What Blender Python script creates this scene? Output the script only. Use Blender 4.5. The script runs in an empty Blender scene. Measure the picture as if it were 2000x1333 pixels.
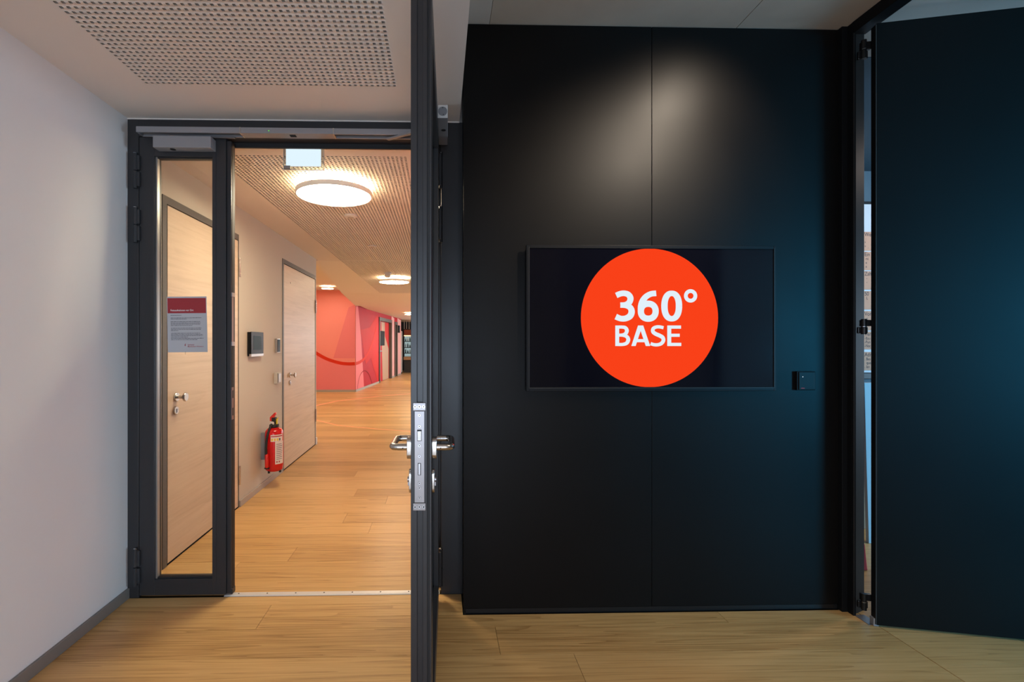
import bpy, math, random
import numpy as np
random.seed(7)
SC = bpy.context.scene
COL = SC.collection
PI = math.pi

# ------------------------------------------------------------------ camera
H = 1.315                      # eye height
FPX, CX, CY = 930.0, 882.0, 670.0
YAW = math.radians(1.355)
cam = bpy.data.cameras.new('camera'); camo = bpy.data.objects.new('camera', cam); COL.objects.link(camo)
camo.location = (0, 0, H); camo.rotation_euler = (PI/2, 0, -YAW)
cam.sensor_width = 36; cam.lens = FPX/2000*36
cam.shift_x = (1000-CX)/2000; cam.shift_y = (CY-666.5)/2000
cam.clip_start = 0.02
SC.camera = camo

def at(px, py, X=None, Y=None, Z=None):
    """measured photograph point -> real position on the plane X=, Y= or Z="""
    u = (px-CX)/FPX; v = (CY-py)/FPX
    d = (math.sin(YAW)+math.cos(YAW)*u, math.cos(YAW)-math.sin(YAW)*u, v)
    t = X/d[0] if X is not None else Y/d[1] if Y is not None else (Z-H)/d[2]
    return (t*d[0], t*d[1], H+t*d[2])

# ------------------------------------------------------------------ world, exposure, large lights
SC.view_settings.view_transform = 'Standard'; SC.view_settings.look = 'None'
SC.view_settings.gamma = 1; SC.view_settings.use_curve_mapping = False
SC.view_settings.exposure = 0.0
SC.cycles.max_bounces = 10; SC.cycles.diffuse_bounces = 6; SC.cycles.transparent_max_bounces = 16
W = bpy.data.worlds.new('world'); SC.world = W; W.use_nodes = True
W.node_tree.nodes['Background'].inputs[0].default_value = (0.55, 0.68, 0.9, 1)
W.node_tree.nodes['Background'].inputs[1].default_value = 0.15

def light(name, kind, loc, power, color, target=None, **kw):
    l = bpy.data.lights.new(name, kind); l.energy = power; l.color = color
    for k, v in kw.items(): setattr(l, k, v)
    o = bpy.data.objects.new(name, l); COL.objects.link(o); o.location = loc
    if target is not None:
        from mathutils import Vector
        o.rotation_euler = (Vector(target)-Vector(loc)).to_track_quat('-Z', 'Y').to_euler()
    return o
# daylight through the tall window behind the camera
light('window_daylight', 'AREA', (-0.25, -2.88, 0.95), 100, (0.66, 0.80, 1.0), (-1.3, 1.4, 0.3), shape='RECTANGLE', size=2.1, size_y=1.5)
# blue daylight through the window of the room on the right, plus two added lights
light('side_room_daylight', 'AREA', (6.7, -2.88, 1.40), 560, (0.03, 0.42, 0.78), (6.0, 1, 1.40), shape='RECTANGLE', size=2.0, size_y=1.5)
light('side_room_added_light', 'AREA', (8.4, 0.75, 1.25), 200, (0.60, 0.80, 1.0), (-1.6, 2.0, 0.4), shape='RECTANGLE', size=1.3, size_y=1.3)  # added unseen window light, puts cool blue on the lower left wall
light('side_room_fill', 'AREA', (3.9, 2.9, 2.80), 26, (1.0, 0.82, 0.72), (3.6, 4.1, 0.8), shape='DISK', size=0.4)  # added unseen lamp that warms the cards on the pinboard
# lobby windows far right of the corridor, plus an added fill at its end
light('lobby_daylight', 'AREA', (5.6, 12.5, 1.5), 210, (0.80, 0.89, 1.0), (-1.6, 12.0, 1.5), shape='RECTANGLE', size=3.5, size_y=2.0)
light('lobby_end_fill', 'AREA', (2.2, 20.5, 1.5), 150, (0.95, 0.95, 1.0), (0.5, 10, 0.6), shape='RECTANGLE', size=2.4, size_y=1.6)  # added unseen light to lift the far floor; no window is known there
# spotlights on the concrete ceiling that wash the black wall, plus an added floor fill
light('wall_spot', 'SPOT', (1.36, 1.74, 2.76), 47, (1.0, 0.84, 0.66), (1.15, 2.30, 2.2), spot_size=math.radians(95), spot_blend=1.0, shadow_soft_size=0.08)
light('room_fill_spot', 'SPOT', (1.05, 0.25, 2.76), 85, (1.0, 0.82, 0.62), (1.15, 1.35, 0.0), spot_size=math.radians(85), spot_blend=1.0, shadow_soft_size=0.10)  # added unseen spot to brighten floor and ceiling on the right
light('track_spot', 'SPOT', (1.46, 1.07, 2.76), 130, (1.0, 0.84, 0.66), (0.85, 2.30, 1.95), spot_size=math.radians(54), spot_blend=1.0, shadow_soft_size=0.08)

# ------------------------------------------------------------------ materials
MATS = {}
def mat(name, col, rough=0.5, metal=0.0, spec=0.5, bump=0.0, bscale=60, var=0.0, vscale=4, stretch=(1, 1, 1), emit=None, estr=1.0):
    m = bpy.data.materials.new(name); m.use_nodes = True; nt = m.node_tree; N = nt.nodes
    b = N['Principled BSDF']
    b.inputs['Base Color'].default_value = (*col, 1); b.inputs['Roughness'].default_value = rough
    b.inputs['Metallic'].default_value = metal; b.inputs['Specular IOR Level'].default_value = spec
    tc = N.new('ShaderNodeTexCoord'); mp = N.new('ShaderNodeMapping'); mp.inputs['Scale'].default_value = stretch
    nt.links.new(tc.outputs['Object'], mp.inputs[0])
    no = N.new('ShaderNodeTexNoise'); no.inputs['Scale'].default_value = vscale; no.inputs['Detail'].default_value = 6
    nt.links.new(mp.outputs[0], no.inputs['Vector'])
    if var > 0:
        mx = N.new('ShaderNodeMixRGB')
        mx.inputs[1].default_value = (*[c*(1-var) for c in col], 1); mx.inputs[2].default_value = (*[min(1, c*(1+var)) for c in col], 1)
        nt.links.new(no.outputs[0], mx.inputs[0]); nt.links.new(mx.outputs[0], b.inputs['Base Color'])
    else:
        # fine roughness variation keeps the finish procedural
        mr = N.new('ShaderNodeMapRange'); mr.inputs[3].default_value = max(0, rough-0.04); mr.inputs[4].default_value = min(1, rough+0.04)
        nt.links.new(no.outputs[0], mr.inputs[0]); nt.links.new(mr.outputs[0], b.inputs['Roughness'])
    if bump > 0:
        n2 = N.new('ShaderNodeTexNoise'); n2.inputs['Scale'].default_value = bscale; n2.inputs['Detail'].default_value = 4
        nt.links.new(mp.outputs[0], n2.inputs['Vector'])
        bp = N.new('ShaderNodeBump'); bp.inputs['Strength'].default_value = bump; bp.inputs['Distance'].default_value = 0.002
        nt.links.new(n2.outputs[0], bp.inputs['Height']); nt.links.new(bp.outputs[0], b.inputs['Normal'])
    if emit:
        b.inputs['Emission Color'].default_value = (*emit, 1); b.inputs['Emission Strength'].default_value = estr
    MATS[name] = m
    return m

def wood(name, dark, mid, light_, rough, gscale, axis_scale, wave=0.35, rnd=0.25, rings=9.0):
    m = bpy.data.materials.new(name); m.use_nodes = True; nt = m.node_tree; N = nt.nodes; L = nt.links
    b = N['Principled BSDF']; b.inputs['Roughness'].default_value = rough; b.inputs['Specular IOR Level'].default_value = 0.35
    tc = N.new('ShaderNodeTexCoord'); oi = N.new('ShaderNodeObjectInfo'); ge = N.new('ShaderNodeNewGeometry')
    add = N.new('ShaderNodeMath'); add.operation = 'ADD'; L.new(oi.outputs['Random'], add.inputs[0]); L.new(ge.outputs['Random Per Island'], add.inputs[1])
    fr = N.new('ShaderNodeMath'); fr.operation = 'FRACT'; L.new(add.outputs[0], fr.inputs[0])
    ofs = N.new('ShaderNodeVectorMath'); ofs.operation = 'SCALE'; ofs.inputs[0].default_value = (37.0, 11.3, 5.1); L.new(fr.outputs[0], ofs.inputs['Scale'])
    va = N.new('ShaderNodeVectorMath'); va.operation = 'ADD'; L.new(tc.outputs['Object'], va.inputs[0]); L.new(ofs.outputs[0], va.inputs[1])
    mp = N.new('ShaderNodeMapping'); mp.inputs['Scale'].default_value = axis_scale; L.new(va.outputs[0], mp.inputs[0])
    n1 = N.new('ShaderNodeTexNoise'); n1.inputs['Scale'].default_value = gscale; n1.inputs['Detail'].default_value = 8; n1.inputs['Roughness'].default_value = 0.65
    L.new(mp.outputs[0], n1.inputs['Vector'])
    # cathedral figure: contour rings of a smooth stretched noise
    n2 = N.new('ShaderNodeTexNoise'); n2.inputs['Scale'].default_value = gscale*0.16; n2.inputs['Detail'].default_value = 1.0
    L.new(mp.outputs[0], n2.inputs['Vector'])
    mu = N.new('ShaderNodeMath'); mu.operation = 'MULTIPLY'; mu.inputs[1].default_value = rings; L.new(n2.outputs[0], mu.inputs[0])
    f2 = N.new('ShaderNodeMath'); f2.operation = 'FRACT'; L.new(mu.outputs[0], f2.inputs[0])
    n3 = N.new('ShaderNodeTexNoise'); n3.inputs['Scale'].default_value = gscale*0.3; n3.inputs['Detail'].default_value = 3; L.new(mp.outputs[0], n3.inputs['Vector'])
    pw_ = N.new('ShaderNodeMath'); pw_.operation = 'POWER'; pw_.inputs[1].default_value = 3.0; L.new(f2.outputs[0], pw_.inputs[0])
    a1 = N.new('ShaderNodeMath'); a1.operation = 'MULTIPLY_ADD'; a1.inputs[1].default_value = -wave; a1.inputs[2].default_value = wave*0.25; L.new(pw_.outputs[0], a1.inputs[0])
    a2 = N.new('ShaderNodeMath'); a2.operation = 'MULTIPLY_ADD'; a2.inputs[1].default_value = 0.75; L.new(n1.outputs[0], a2.inputs[0]); L.new(a1.outputs[0], a2.inputs[2])
    a1b = N.new('ShaderNodeMath'); a1b.operation = 'ADD'; a1b.inputs[1].default_value = 0.10; L.new(a1.outputs[0], a1b.inputs[0]); L.new(a1b.outputs[0], a2.inputs[2])
    r1 = N.new('ShaderNodeMath'); r1.operation = 'SUBTRACT'; r1.inputs[1].default_value = 0.5; L.new(fr.outputs[0], r1.inputs[0])
    a3 = N.new('ShaderNodeMath'); a3.operation = 'MULTIPLY_ADD'; a3.inputs[1].default_value = rnd; L.new(r1.outputs[0], a3.inputs[0]); L.new(a2.outputs[0], a3.inputs[2])
    a4 = N.new('ShaderNodeMath'); a4.operation = 'MULTIPLY_ADD'; a4.inputs[1].default_value = 0.28; L.new(n3.outputs[0], a4.inputs[0]); L.new(a3.outputs[0], a4.inputs[2])
    cr = N.new('ShaderNodeValToRGB'); e = cr.color_ramp.elements
    e[0].position = 0.30; e[0].color = (*dark, 1); e[1].position = 0.98; e[1].color = (*light_, 1)
    em = cr.color_ramp.elements.new(0.62); em.color = (*mid, 1)
    L.new(a4.outputs[0], cr.inputs[0]); L.new(cr.outputs[0], b.inputs['Base Color'])
    bp = N.new('ShaderNodeBump'); bp.inputs['Strength'].default_value = 0.12; bp.inputs['Distance'].default_value = 0.001
    L.new(n1.outputs[0], bp.inputs['Height']); L.new(bp.outputs[0], b.inputs['Normal'])
    MATS[name] = m; return m

def glass(name, tint=(0.93, 0.95, 0.95), fac=0.06):
    m = bpy.data.materials.new(name); m.use_nodes = True; nt = m.node_tree; N = nt.nodes; L = nt.links
    N.remove(N['Principled BSDF'])
    t = N.new('ShaderNodeBsdfTransparent'); t.inputs[0].default_value = (*tint, 1)
    g = N.new('ShaderNodeBsdfGlossy'); g.inputs['Roughness'].default_value = 0.02
    fr = N.new('ShaderNodeFresnel'); fr.inputs[0].default_value = 1.3
    mx = N.new('ShaderNodeMixShader'); L.new(fr.outputs[0], mx.inputs[0]); L.new(t.outputs[0], mx.inputs[1]); L.new(g.outputs[0], mx.inputs[2])
    L.new(mx.outputs[0], N['Material Output'].inputs[0])
    MATS[name] = m; return m

def emissive(name, col, strength):
    m = bpy.data.materials.new(name); m.use_nodes = True; nt = m.node_tree; N = nt.nodes
    N.remove(N['Principled BSDF']); e = N.new('ShaderNodeEmission')
    e.inputs[0].default_value = (*col, 1); e.inputs[1].default_value = strength
    nt.links.new(e.outputs[0], N['Material Output'].inputs[0]); MATS[name] = m; return m

mat('white_plaster', (0.74, 0.725, 0.72), 0.75, bump=0.06, bscale=220, var=0.02, vscale=3)
mat('corridor_plaster', (0.50, 0.46, 0.39), 0.7, bump=0.06, bscale=220, var=0.02, vscale=3)
mat('ceiling_paint', (0.74, 0.69, 0.64), 0.8, bump=0.04, bscale=200, var=0.015, vscale=2)
mat('perforated_board', (0.74, 0.69, 0.64), 0.8, var=0.015, vscale=2)
mat('acoustic_felt', (0.26, 0.22, 0.19), 0.95)
mat('concrete', (0.42, 0.345, 0.275), 0.8, bump=0.15, bscale=40, var=0.13, vscale=5)
mat('pale_concrete', (0.46, 0.41, 0.36), 0.8, bump=0.15, bscale=40, var=0.10, vscale=5)
mat('anthracite_paint', (0.029, 0.0285, 0.031), 0.36, spec=0.42, bump=0.03, bscale=400)
mat('dark_seal', (0.008, 0.008, 0.009), 0.6)
mat('black_panel', (0.0044, 0.0034, 0.0029), 0.43, spec=0.14, bump=0.02, bscale=300)
mat('black_metal', (0.008, 0.008, 0.0085), 0.32, spec=0.35)
mat('closer_grey', (0.27, 0.27, 0.285), 0.42, metal=0.15)
mat('brushed_steel', (0.56, 0.53, 0.50), 0.26, metal=1.0, bump=0.05, bscale=90, stretch=(1, 1, 0.08))
mat('faceplate_steel', (0.29, 0.27, 0.27), 0.36, metal=0.8, bump=0.04, bscale=90)
mat('screw_steel', (0.40, 0.40, 0.42), 0.25, metal=1.0)
mat('bronze_strike', (0.22, 0.14, 0.12), 0.4, metal=0.7)
mat('skirting_grey', (0.21, 0.185, 0.165), 0.5)
mat('corridor_skirting', (0.37, 0.33, 0.29), 0.5)
mat('jamb_metal', (0.007, 0.007, 0.0075), 0.45, spec=0.10)
mat('edge_brown', (0.030, 0.026, 0.023), 0.45, spec=0.3)
mat('frame_taupe', (0.12, 0.108, 0.096), 0.5, spec=0.2)
mat('aluminium_sill', (0.78, 0.76, 0.74), 0.35, metal=0.4)
mat('lamp_rim', (0.85, 0.82, 0.78), 0.4)
mat('white_plastic', (0.72, 0.70, 0.67), 0.4)
mat('beige_plastic', (0.50, 0.45, 0.38), 0.4)
mat('dark_plastic', (0.014, 0.014, 0.015), 0.4, spec=0.04)
mat('bezel_black', (0.005, 0.005, 0.006), 0.45, spec=0.15)
mat('screen_black', (0.0035, 0.0035, 0.0065), 0.10, spec=0.25)
mat('panel_screen', (0.022, 0.045, 0.060), 0.45, spec=0.04)
mat('bezel_silver', (0.42, 0.39, 0.36), 0.35, metal=0.7)
mat('extinguisher_red', (0.56, 0.006, 0.008), 0.22, spec=0.6)
mat('valve_red', (0.62, 0.025, 0.018), 0.35)
mat('rubber_black', (0.012, 0.011, 0.011), 0.6)
mat('pin_yellow', (0.75, 0.55, 0.03), 0.4)
mat('paper_white', (0.50, 0.505, 0.53), 0.7)
mat('label_white', (0.72, 0.66, 0.62), 0.6)
mat('print_red', (0.36, 0.022, 0.030), 0.6)
mat('print_dark', (0.10, 0.10, 0.11), 0.7)
mat('print_white', (0.80, 0.76, 0.76), 0.6)
mat('mural_coral', (0.88, 0.28, 0.25), 0.6, spec=0.1, bump=0.03, bscale=200)
mat('mural_pink', (0.81, 0.215, 0.235), 0.6, spec=0.1, bump=0.03, bscale=200)
mat('mural_pale', (0.68, 0.22, 0.21), 0.6, spec=0.1)
mat('mural_crimson', (0.47, 0.024, 0.036), 0.6, spec=0.1)
mat('mural_scarlet', (0.58, 0.026, 0.020), 0.6, spec=0.1)
mat('mural_line', (0.66, 0.035, 0.014), 0.6, spec=0.1)
mat('mural_thin_line', (0.26, 0.010, 0.012), 0.6, spec=0.1)
mat('mural_rose', (0.80, 0.42, 0.40), 0.6)
mat('mural_tan', (0.46, 0.30, 0.20), 0.6)
mat('floor_line_coral', (0.98, 0.42, 0.24), 0.5)
mat('kraft_card', (0.46, 0.27, 0.18), 0.8, var=0.06, vscale=20)
mat('ink', (0.02, 0.018, 0.025), 0.7)
mat('pale_blue_wall', (0.42, 0.52, 0.58), 0.7, var=0.02)
mat('navy_paint', (0.03, 0.07, 0.10), 0.6)
mat('pale_board', (0.46, 0.52, 0.56), 0.5, var=0.05)
mat('cardboard', (0.34, 0.19, 0.11), 0.8, var=0.06, vscale=12)
mat('red_fabric', (0.45, 0.012, 0.014), 0.7)
mat('bar_dark', (0.022, 0.020, 0.020), 0.5)
mat('bar_wood', (0.42, 0.24, 0.12), 0.5, var=0.1, vscale=8)
mat('copper_panel', (0.42, 0.09, 0.035), 0.45)
mat('bottle_dark', (0.015, 0.03, 0.022), 0.15)
mat('bottle_clear', (0.35, 0.42, 0.46), 0.15)
mat('grey_cabinet', (0.55, 0.53, 0.52), 0.5)
wood('oak_plank', (0.36, 0.195, 0.066), (0.58, 0.350, 0.135), (0.70, 0.450, 0.195), 0.36, 12.0, (0.28, 9.0, 9.0), wave=0.24, rnd=0.36, rings=9.0)
wood('birch_veneer', (0.50, 0.375, 0.265), (0.62, 0.48, 0.35), (0.70, 0.56, 0.42), 0.45, 6.0, (3.0, 0.35, 7.0), wave=0.10, rnd=0.0, rings=5.0)
glass('clear_glass')
glass('acrylic', (0.80, 0.86, 0.88))
emissive('lamp_diffuser', (1.0, 0.86, 0.61), 53.0)
emissive('lamp_uplight', (1.0, 0.72, 0.40), 34.0)
emissive('sign_light', (0.76, 0.92, 1.0), 1.0)
emissive('screen_orange', (1.0, 0.055, 0.010), 0.95)
emissive('screen_white', (0.80, 0.92, 1.0), 0.95)
emissive('led_white', (0.9, 0.9, 1.0), 1.5)
emissive('led_green', (0.2, 0.9, 0.1), 0.8)
emissive('bar_glow', (1.0, 0.62, 0.30), 2.5)
emissive('bar_window', (0.55, 0.72, 0.72), 0.55)

# ------------------------------------------------------------------ builders
ORIG = {}
def rot2(p, ang):
    c, s = math.cos(ang), math.sin(ang); return (p[0]*c-p[1]*s, p[0]*s+p[1]*c)
class MB:
    def __init__(s): s.v = []; s.f = []; s.m = []
    def add(s, vs, fs, mi=0):
        n = len(s.v); s.v += [tuple(v) for v in vs]; s.f += [tuple(i+n for i in f) for f in fs]; s.m += [mi]*len(fs); return s
    def box(s, x0, x1, y0, y1, z0, z1, mi=0):
        x0, x1 = min(x0, x1), max(x0, x1); y0, y1 = min(y0, y1), max(y0, y1); z0, z1 = min(z0, z1), max(z0, z1)
        return s.add([(x0,y0,z0),(x1,y0,z0),(x1,y1,z0),(x0,y1,z0),(x0,y0,z1),(x1,y0,z1),(x1,y1,z1),(x0,y1,z1)],
                     [(3,2,1,0),(4,5,6,7),(0,1,5,4),(1,2,6,5),(2,3,7,6),(3,0,4,7)], mi)
    def prism(s, poly, a0, a1, axis='z', mi=0):
        """poly counter-clockwise in the two other axes (x,y for z; x,z for y; y,z for x)"""
        n = len(poly)
        def mk(p, a): return (p[0], p[1], a) if axis == 'z' else (p[0], a, p[1]) if axis == 'y' else (a, p[0], p[1])
        vs = [mk(p, a0) for p in poly]+[mk(p, a1) for p in poly]
        fs = [tuple(range(n-1, -1, -1)), tuple(range(n, 2*n))]+[(i, (i+1) % n, n+(i+1) % n, n+i) for i in range(n)]
        if axis == 'y': fs = [tuple(reversed(f)) for f in fs]
        return s.add(vs, fs, mi)
    def tube(s, pts, r, seg=12, caps=True, mi=0):
        from mathutils import Vector
        pts = [Vector(p) for p in pts]; rs = r if isinstance(r, (list, tuple)) else [r]*len(pts)
        n = len(pts); rings = []; nrm = None
        for i, p in enumerate(pts):
            t = (pts[min(i+1, n-1)]-pts[max(i-1, 0)]).normalized()
            if nrm is None:
                ref = Vector((0, 0, 1)) if abs(t.z) < 0.9 else Vector((1, 0, 0)); nrm = t.cross(ref).normalized()
            else: nrm = (nrm-t*nrm.dot(t)).normalized()
            bi = t.cross(nrm)
            rings.append([p+(nrm*math.cos(2*PI*k/seg)+bi*math.sin(2*PI*k/seg))*rs[i] for k in range(seg)])
        vs = [tuple(q) for ring in rings for q in ring]; fs = []
        for i in range(n-1):
            for k in range(seg):
                fs.append((i*seg+k, i*seg+(k+1) % seg, (i+1)*seg+(k+1) % seg, (i+1)*seg+k))
        if caps: fs += [tuple(range(seg-1, -1, -1)), tuple((n-1)*seg+k for k in range(seg))]
        return s.add(vs, fs, mi)
    def lathe(s, prof, c, axis='z', seg=32, mi=0, caps=True):
        """prof: list of (radius, height) from bottom to top around centre c"""
        vs = []; fs = []; n = len(prof)
        for r, h in prof:
            for k in range(seg):
                a = 2*PI*k/seg; u, w = r*math.cos(a), r*math.sin(a)
                vs.append((c[0]+u, c[1]+w, c[2]+h) if axis == 'z' else (c[0]+u, c[1]-h, c[2]+w) if axis == '-y' else (c[0]+h, c[1]+u, c[2]+w))
        for i in range(n-1):
            for k in range(seg): fs.append((i*seg+k, i*seg+(k+1) % seg, (i+1)*seg+(k+1) % seg, (i+1)*seg+k))
        if caps and prof[0][0] > 1e-6: fs.append(tuple(range(seg-1, -1, -1)))
        if caps and prof[-1][0] > 1e-6: fs.append(tuple((n-1)*seg+k for k in range(seg)))
        return s.add(vs, fs, mi)
    def build(s, name, m, parent=None, local=False, bevel=0.0, smooth=False):
        o0 = (0, 0, 0)
        if parent is not None and not local: o0 = ORIG.get(parent.name, (0, 0, 0))
        me = bpy.data.meshes.new(name)
        me.from_pydata([(v[0]-o0[0], v[1]-o0[1], v[2]-o0[2]) for v in s.v], [], s.f)
        ms = m if isinstance(m, (list, tuple)) else [m]
        for q in ms: me.materials.append(MATS[q])
        if len(ms) > 1: me.polygons.foreach_set('material_index', s.m)
        me.update()
        o = bpy.data.objects.new(name, me); COL.objects.link(o)
        if parent is not None:
            o.parent = parent; ORIG[o.name] = ORIG.get(parent.name, (0, 0, 0))
        if bevel > 0:
            b = o.modifiers.new('bevel', 'BEVEL'); b.width = bevel; b.segments = 2; b.limit_method = 'ANGLE'; b.angle_limit = math.radians(40)
        if smooth:
            me.polygons.foreach_set('use_smooth', [True]*len(me.polygons))
            if hasattr(me, 'set_sharp_from_angle'): me.set_sharp_from_angle(angle=math.radians(35))
        return o

def tag(o, label=None, cat=None, group=None, kind=None):
    if label: o['label'] = label
    if cat: o['category'] = cat
    if group: o['group'] = group
    if kind: o['kind'] = kind
    return o
def thing(name, loc, label, cat, group=None, kind=None, rz=0.0, local=False):
    o = bpy.data.objects.new(name, None); o.empty_display_size = 0.05; COL.objects.link(o)
    o.location = loc; o.rotation_euler = (0, 0, rz)
    ORIG[o.name] = (0, 0, 0) if local else tuple(loc)
    return tag(o, label, cat, group, kind)
def copy_tree(o, parent=None):
    c = o.copy(); COL.objects.link(c)
    if parent is not None: c.parent = parent
    for ch in list(o.children): copy_tree(ch, c)
    return c

FONTMESH = {}
def text(mb, s, place, size, bold=0.0, depth=0.0006, sx=1.0, align='LEFT', mi=0, spacing=1.0):
    """flat lettering: place(u, v, d) maps text coordinates to a point"""
    key = (s, bold, spacing, align)
    if key not in FONTMESH:
        cu = bpy.data.curves.new('t', 'FONT'); cu.body = s; cu.size = 1.0; cu.offset = bold; cu.align_x = align; cu.space_character = spacing
        cu.resolution_u = 6
        ob = bpy.data.objects.new('t', cu); COL.objects.link(ob)
        bpy.context.view_layer.update()
        me = bpy.data.meshes.new_from_object(ob.evaluated_get(bpy.context.evaluated_depsgraph_get()))
        FONTMESH[key] = ([tuple(v.co) for v in me.vertices], [tuple(p.vertices) for p in me.polygons])
        bpy.data.objects.remove(ob); bpy.data.curves.remove(cu); bpy.data.meshes.remove(me)
    vs, fs = FONTMESH[key]
    mb.add([place(v[0]*size*sx, v[1]*size, depth) for v in vs], fs, mi)
    return mb

# ------------------------------------------------------------------ key planes of the building
WL = -1.610                    # left wall face, same plane in room and corridor
XB0_ = 0.112                   # left edge of the black wall
FY0, FY1 = 2.490, 2.560        # door frame front / back
BY = 2.300                     # face of the black panel wall
ZC = 2.472                     # lowered ceiling of the room
ZK = 2.400                     # ceiling of the corridor
ZB = at(1280, 51, Y=BY)[2]     # concrete ceiling
WR = 1.985                     # partition on the right
XS = 0.100                     # right edge of lowered ceiling / corridor
YEND = at(620, 868, Z=0)[1]    # end of the corridor's left wall

# ------------------------------------------------------------------ floor with oak planks
floor = MB().box(-6.2, 9.0, -3.2, 23, -0.12, -0.016).build('floor', 'dark_seal')
tag(floor, 'honey coloured oak plank floor running through room and corridor', 'floor', kind='structure')
PW = 0.2017
def plank(x0, x1, y0, y1):
    g = 0.0009
    cx, cy = (x0+x1)/2, (y0+y1)/2
    o = MB().box(x0-cx+g, x1-cx-g, y0-cy+g, y1-cy-g, -0.015, 0.0).build('plank', 'oak_plank', local=True)
    o.location = (cx, cy, 0); o.parent = floor
def row(x0, x1, y0, y1, joint=None, L=2.2):
    j = joint if joint is not None else x0+random.uniform(0.3, L)
    while j > x0+0.05: j -= L
    j += L
    a = x0
    while a < x1-1e-4:
        b = min(j, x1)
        if x1-b < 0.06: b = x1
        plank(a, b, y0, y1); a = b; j += L
jA = at(520, 1198, Z=0)[0]; jB = at(1130, 1300, Z=0)[0]
y = 2.203
row(WL, BY and 2.03, y, 2.297, jA); row(WL, 0.11, 2.297+0.0, 2.405, jA)
row(WL, 0.11, 2.405, FY0-0.002, jA+0.7)
yy = y; k = 0
while yy > -2.9:
    row(WL, 2.03, yy-PW, yy, jB if k == 1 else (jA+1.1 if k == 0 else None)); yy -= PW; k += 1
yy = 2.297
while yy > 0.6:
    row(2.033, 3.4, yy-PW, yy); yy -= PW
yy = 2.885-PW
row(WL, XS, 2.531, yy)
while yy < 5.0:
    row(WL, XS if yy < 4.55 else 2.2, yy, yy+PW); yy += PW
far = MB()
while yy < 22.5:
    x0 = WL if yy < YEND else -6.0; x1 = 5.8; a = x0; j = x0+random.uniform(0.3, 2.2)
    while a < x1:
        b = min(j, x1)
        far.box(a+0.0006, b-0.0006, yy+0.0006, yy+PW-0.0006, -0.015, 0); a = b; j += 2.2
    yy += PW
tag(far.build('far_planks', 'oak_plank', floor), kind='stuff')
side = MB()
yy = 2.297
while yy < 4.4:
    side.box(2.06, 5.0, yy+0.0006, yy+PW-0.0006, -0.015, 0); yy += PW
tag(side.build('side_planks', 'oak_plank', floor), kind='stuff')
# coral inlay lines
def floor_line(px, w):
    pts = [at(a, b, Z=0)[:2] for a, b in px]; out = []
    for i in range(len(pts)-1):
        for t in np.linspace(0, 1, 6, endpoint=False): out.append((pts[i][0]*(1-t)+pts[i+1][0]*t, pts[i][1]*(1-t)+pts[i+1][1]*t))
    out.append(pts[-1]); mb = MB(); n = len(out); vs = []; fs = []
    for i, p in enumerate(out):
        q0 = out[max(i-1, 0)]; q1 = out[min(i+1, n-1)]; dx, dy = q1[0]-q0[0], q1[1]-q0[1]; l = math.hypot(dx, dy)
        nx, ny = -dy/l*w/2, dx/l*w/2
        vs += [(p[0]+nx, p[1]+ny, 0.0012), (p[0]-nx, p[1]-ny, 0.0012)]
    fs = [(2*i, 2*i+1, 2*i+3, 2*i+2) for i in range(n-1)]
    return mb.add(vs, fs)
floor_line([(560, 808), (621, 792), (660, 783.6), (740, 774.6), (800, 769.8), (860, 767)], 0.075).build('inlay_line', 'floor_line_coral', floor)
floor_line([(560, 806), (621, 822), (660, 831.6), (740, 839), (798, 843), (870, 845)], 0.035).build('inlay_line', 'floor_line_coral', floor)

# ------------------------------------------------------------------ ceilings
def perforated(name, x0, x1, y0, y1, z, parent, hx, hy, n, m, hole=0.0112, pitch=0.025, t=0.0065):
    """board with n x m real square holes; first hole centred at (hx, hy)"""
    xs = [x0]+[v for i in range(n) for v in (hx+i*pitch-hole/2, hx+i*pitch+hole/2)]+[x1]
    ys = [y0]+[v for i in range(m) for v in (hy+i*pitch-hole/2, hy+i*pitch+hole/2)]+[y1]
    xs = np.array(xs); ys = np.array(ys); nx, ny = len(xs), len(ys)
    gx, gy = np.meshgrid(xs, ys, indexing='ij')
    low = np.stack([gx, gy, np.full_like(gx, z)], -1).reshape(-1, 3); up = low.copy(); up[:, 2] = z+t
    V = np.concatenate([low, up]); off = nx*ny
    I, J = np.meshgrid(np.arange(nx-1), np.arange(ny-1), indexing='ij'); I = I.ravel(); J = J.ravel()
    a = I*ny+J; b = (I+1)*ny+J; c = (I+1)*ny+J+1; d = I*ny+J+1
    hol = (I % 2 == 1) & (J % 2 == 1)
    s = ~hol
    F = [np.stack([a[s], d[s], c[s], b[s]], -1)]
    h = hol
    for p, q in ((a, b), (b, c), (c, d), (d, a)):
        F.append(np.stack([p[h], q[h], q[h]+off, p[h]+off], -1))
    F = np.concatenate(F)
    me = bpy.data.meshes.new(name); me.vertices.add(len(V)); me.vertices.foreach_set('co', V.ravel())
    me.loops.add(F.size); me.loops.foreach_set('vertex_index', F.ravel().astype(np.int32))
    me.polygons.add(len(F)); me.polygons.foreach_set('loop_start', np.arange(0, F.size, 4, dtype=np.int32))
    me.update(calc_edges=True); me.materials.append(MATS['perforated_board'])
    o = bpy.data.objects.new(name, me); COL.objects.link(o); o.parent = parent
    MB().box(x0, x1, y0, y1, z+t+0.0005, z+t+0.012).build('acoustic_backing', 'acoustic_felt', parent)
    return o
hx0 = at(286, 161.5, Z=ZC)[0]; hy0 = at(286, 161.5, Z=ZC)[1]
m_front = 40
px0, px1 = hx0-0.0125, hx0+44*0.025+0.0125
py1 = hy0+0.0125; py0 = hy0-(m_front-1)*0.025-0.0125
YR = -3.0
ceil = MB()
ceil.box(WL, px0, YR, FY1, ZC, ZB); ceil.box(px1, XS, YR, FY1, ZC, ZB)
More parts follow.
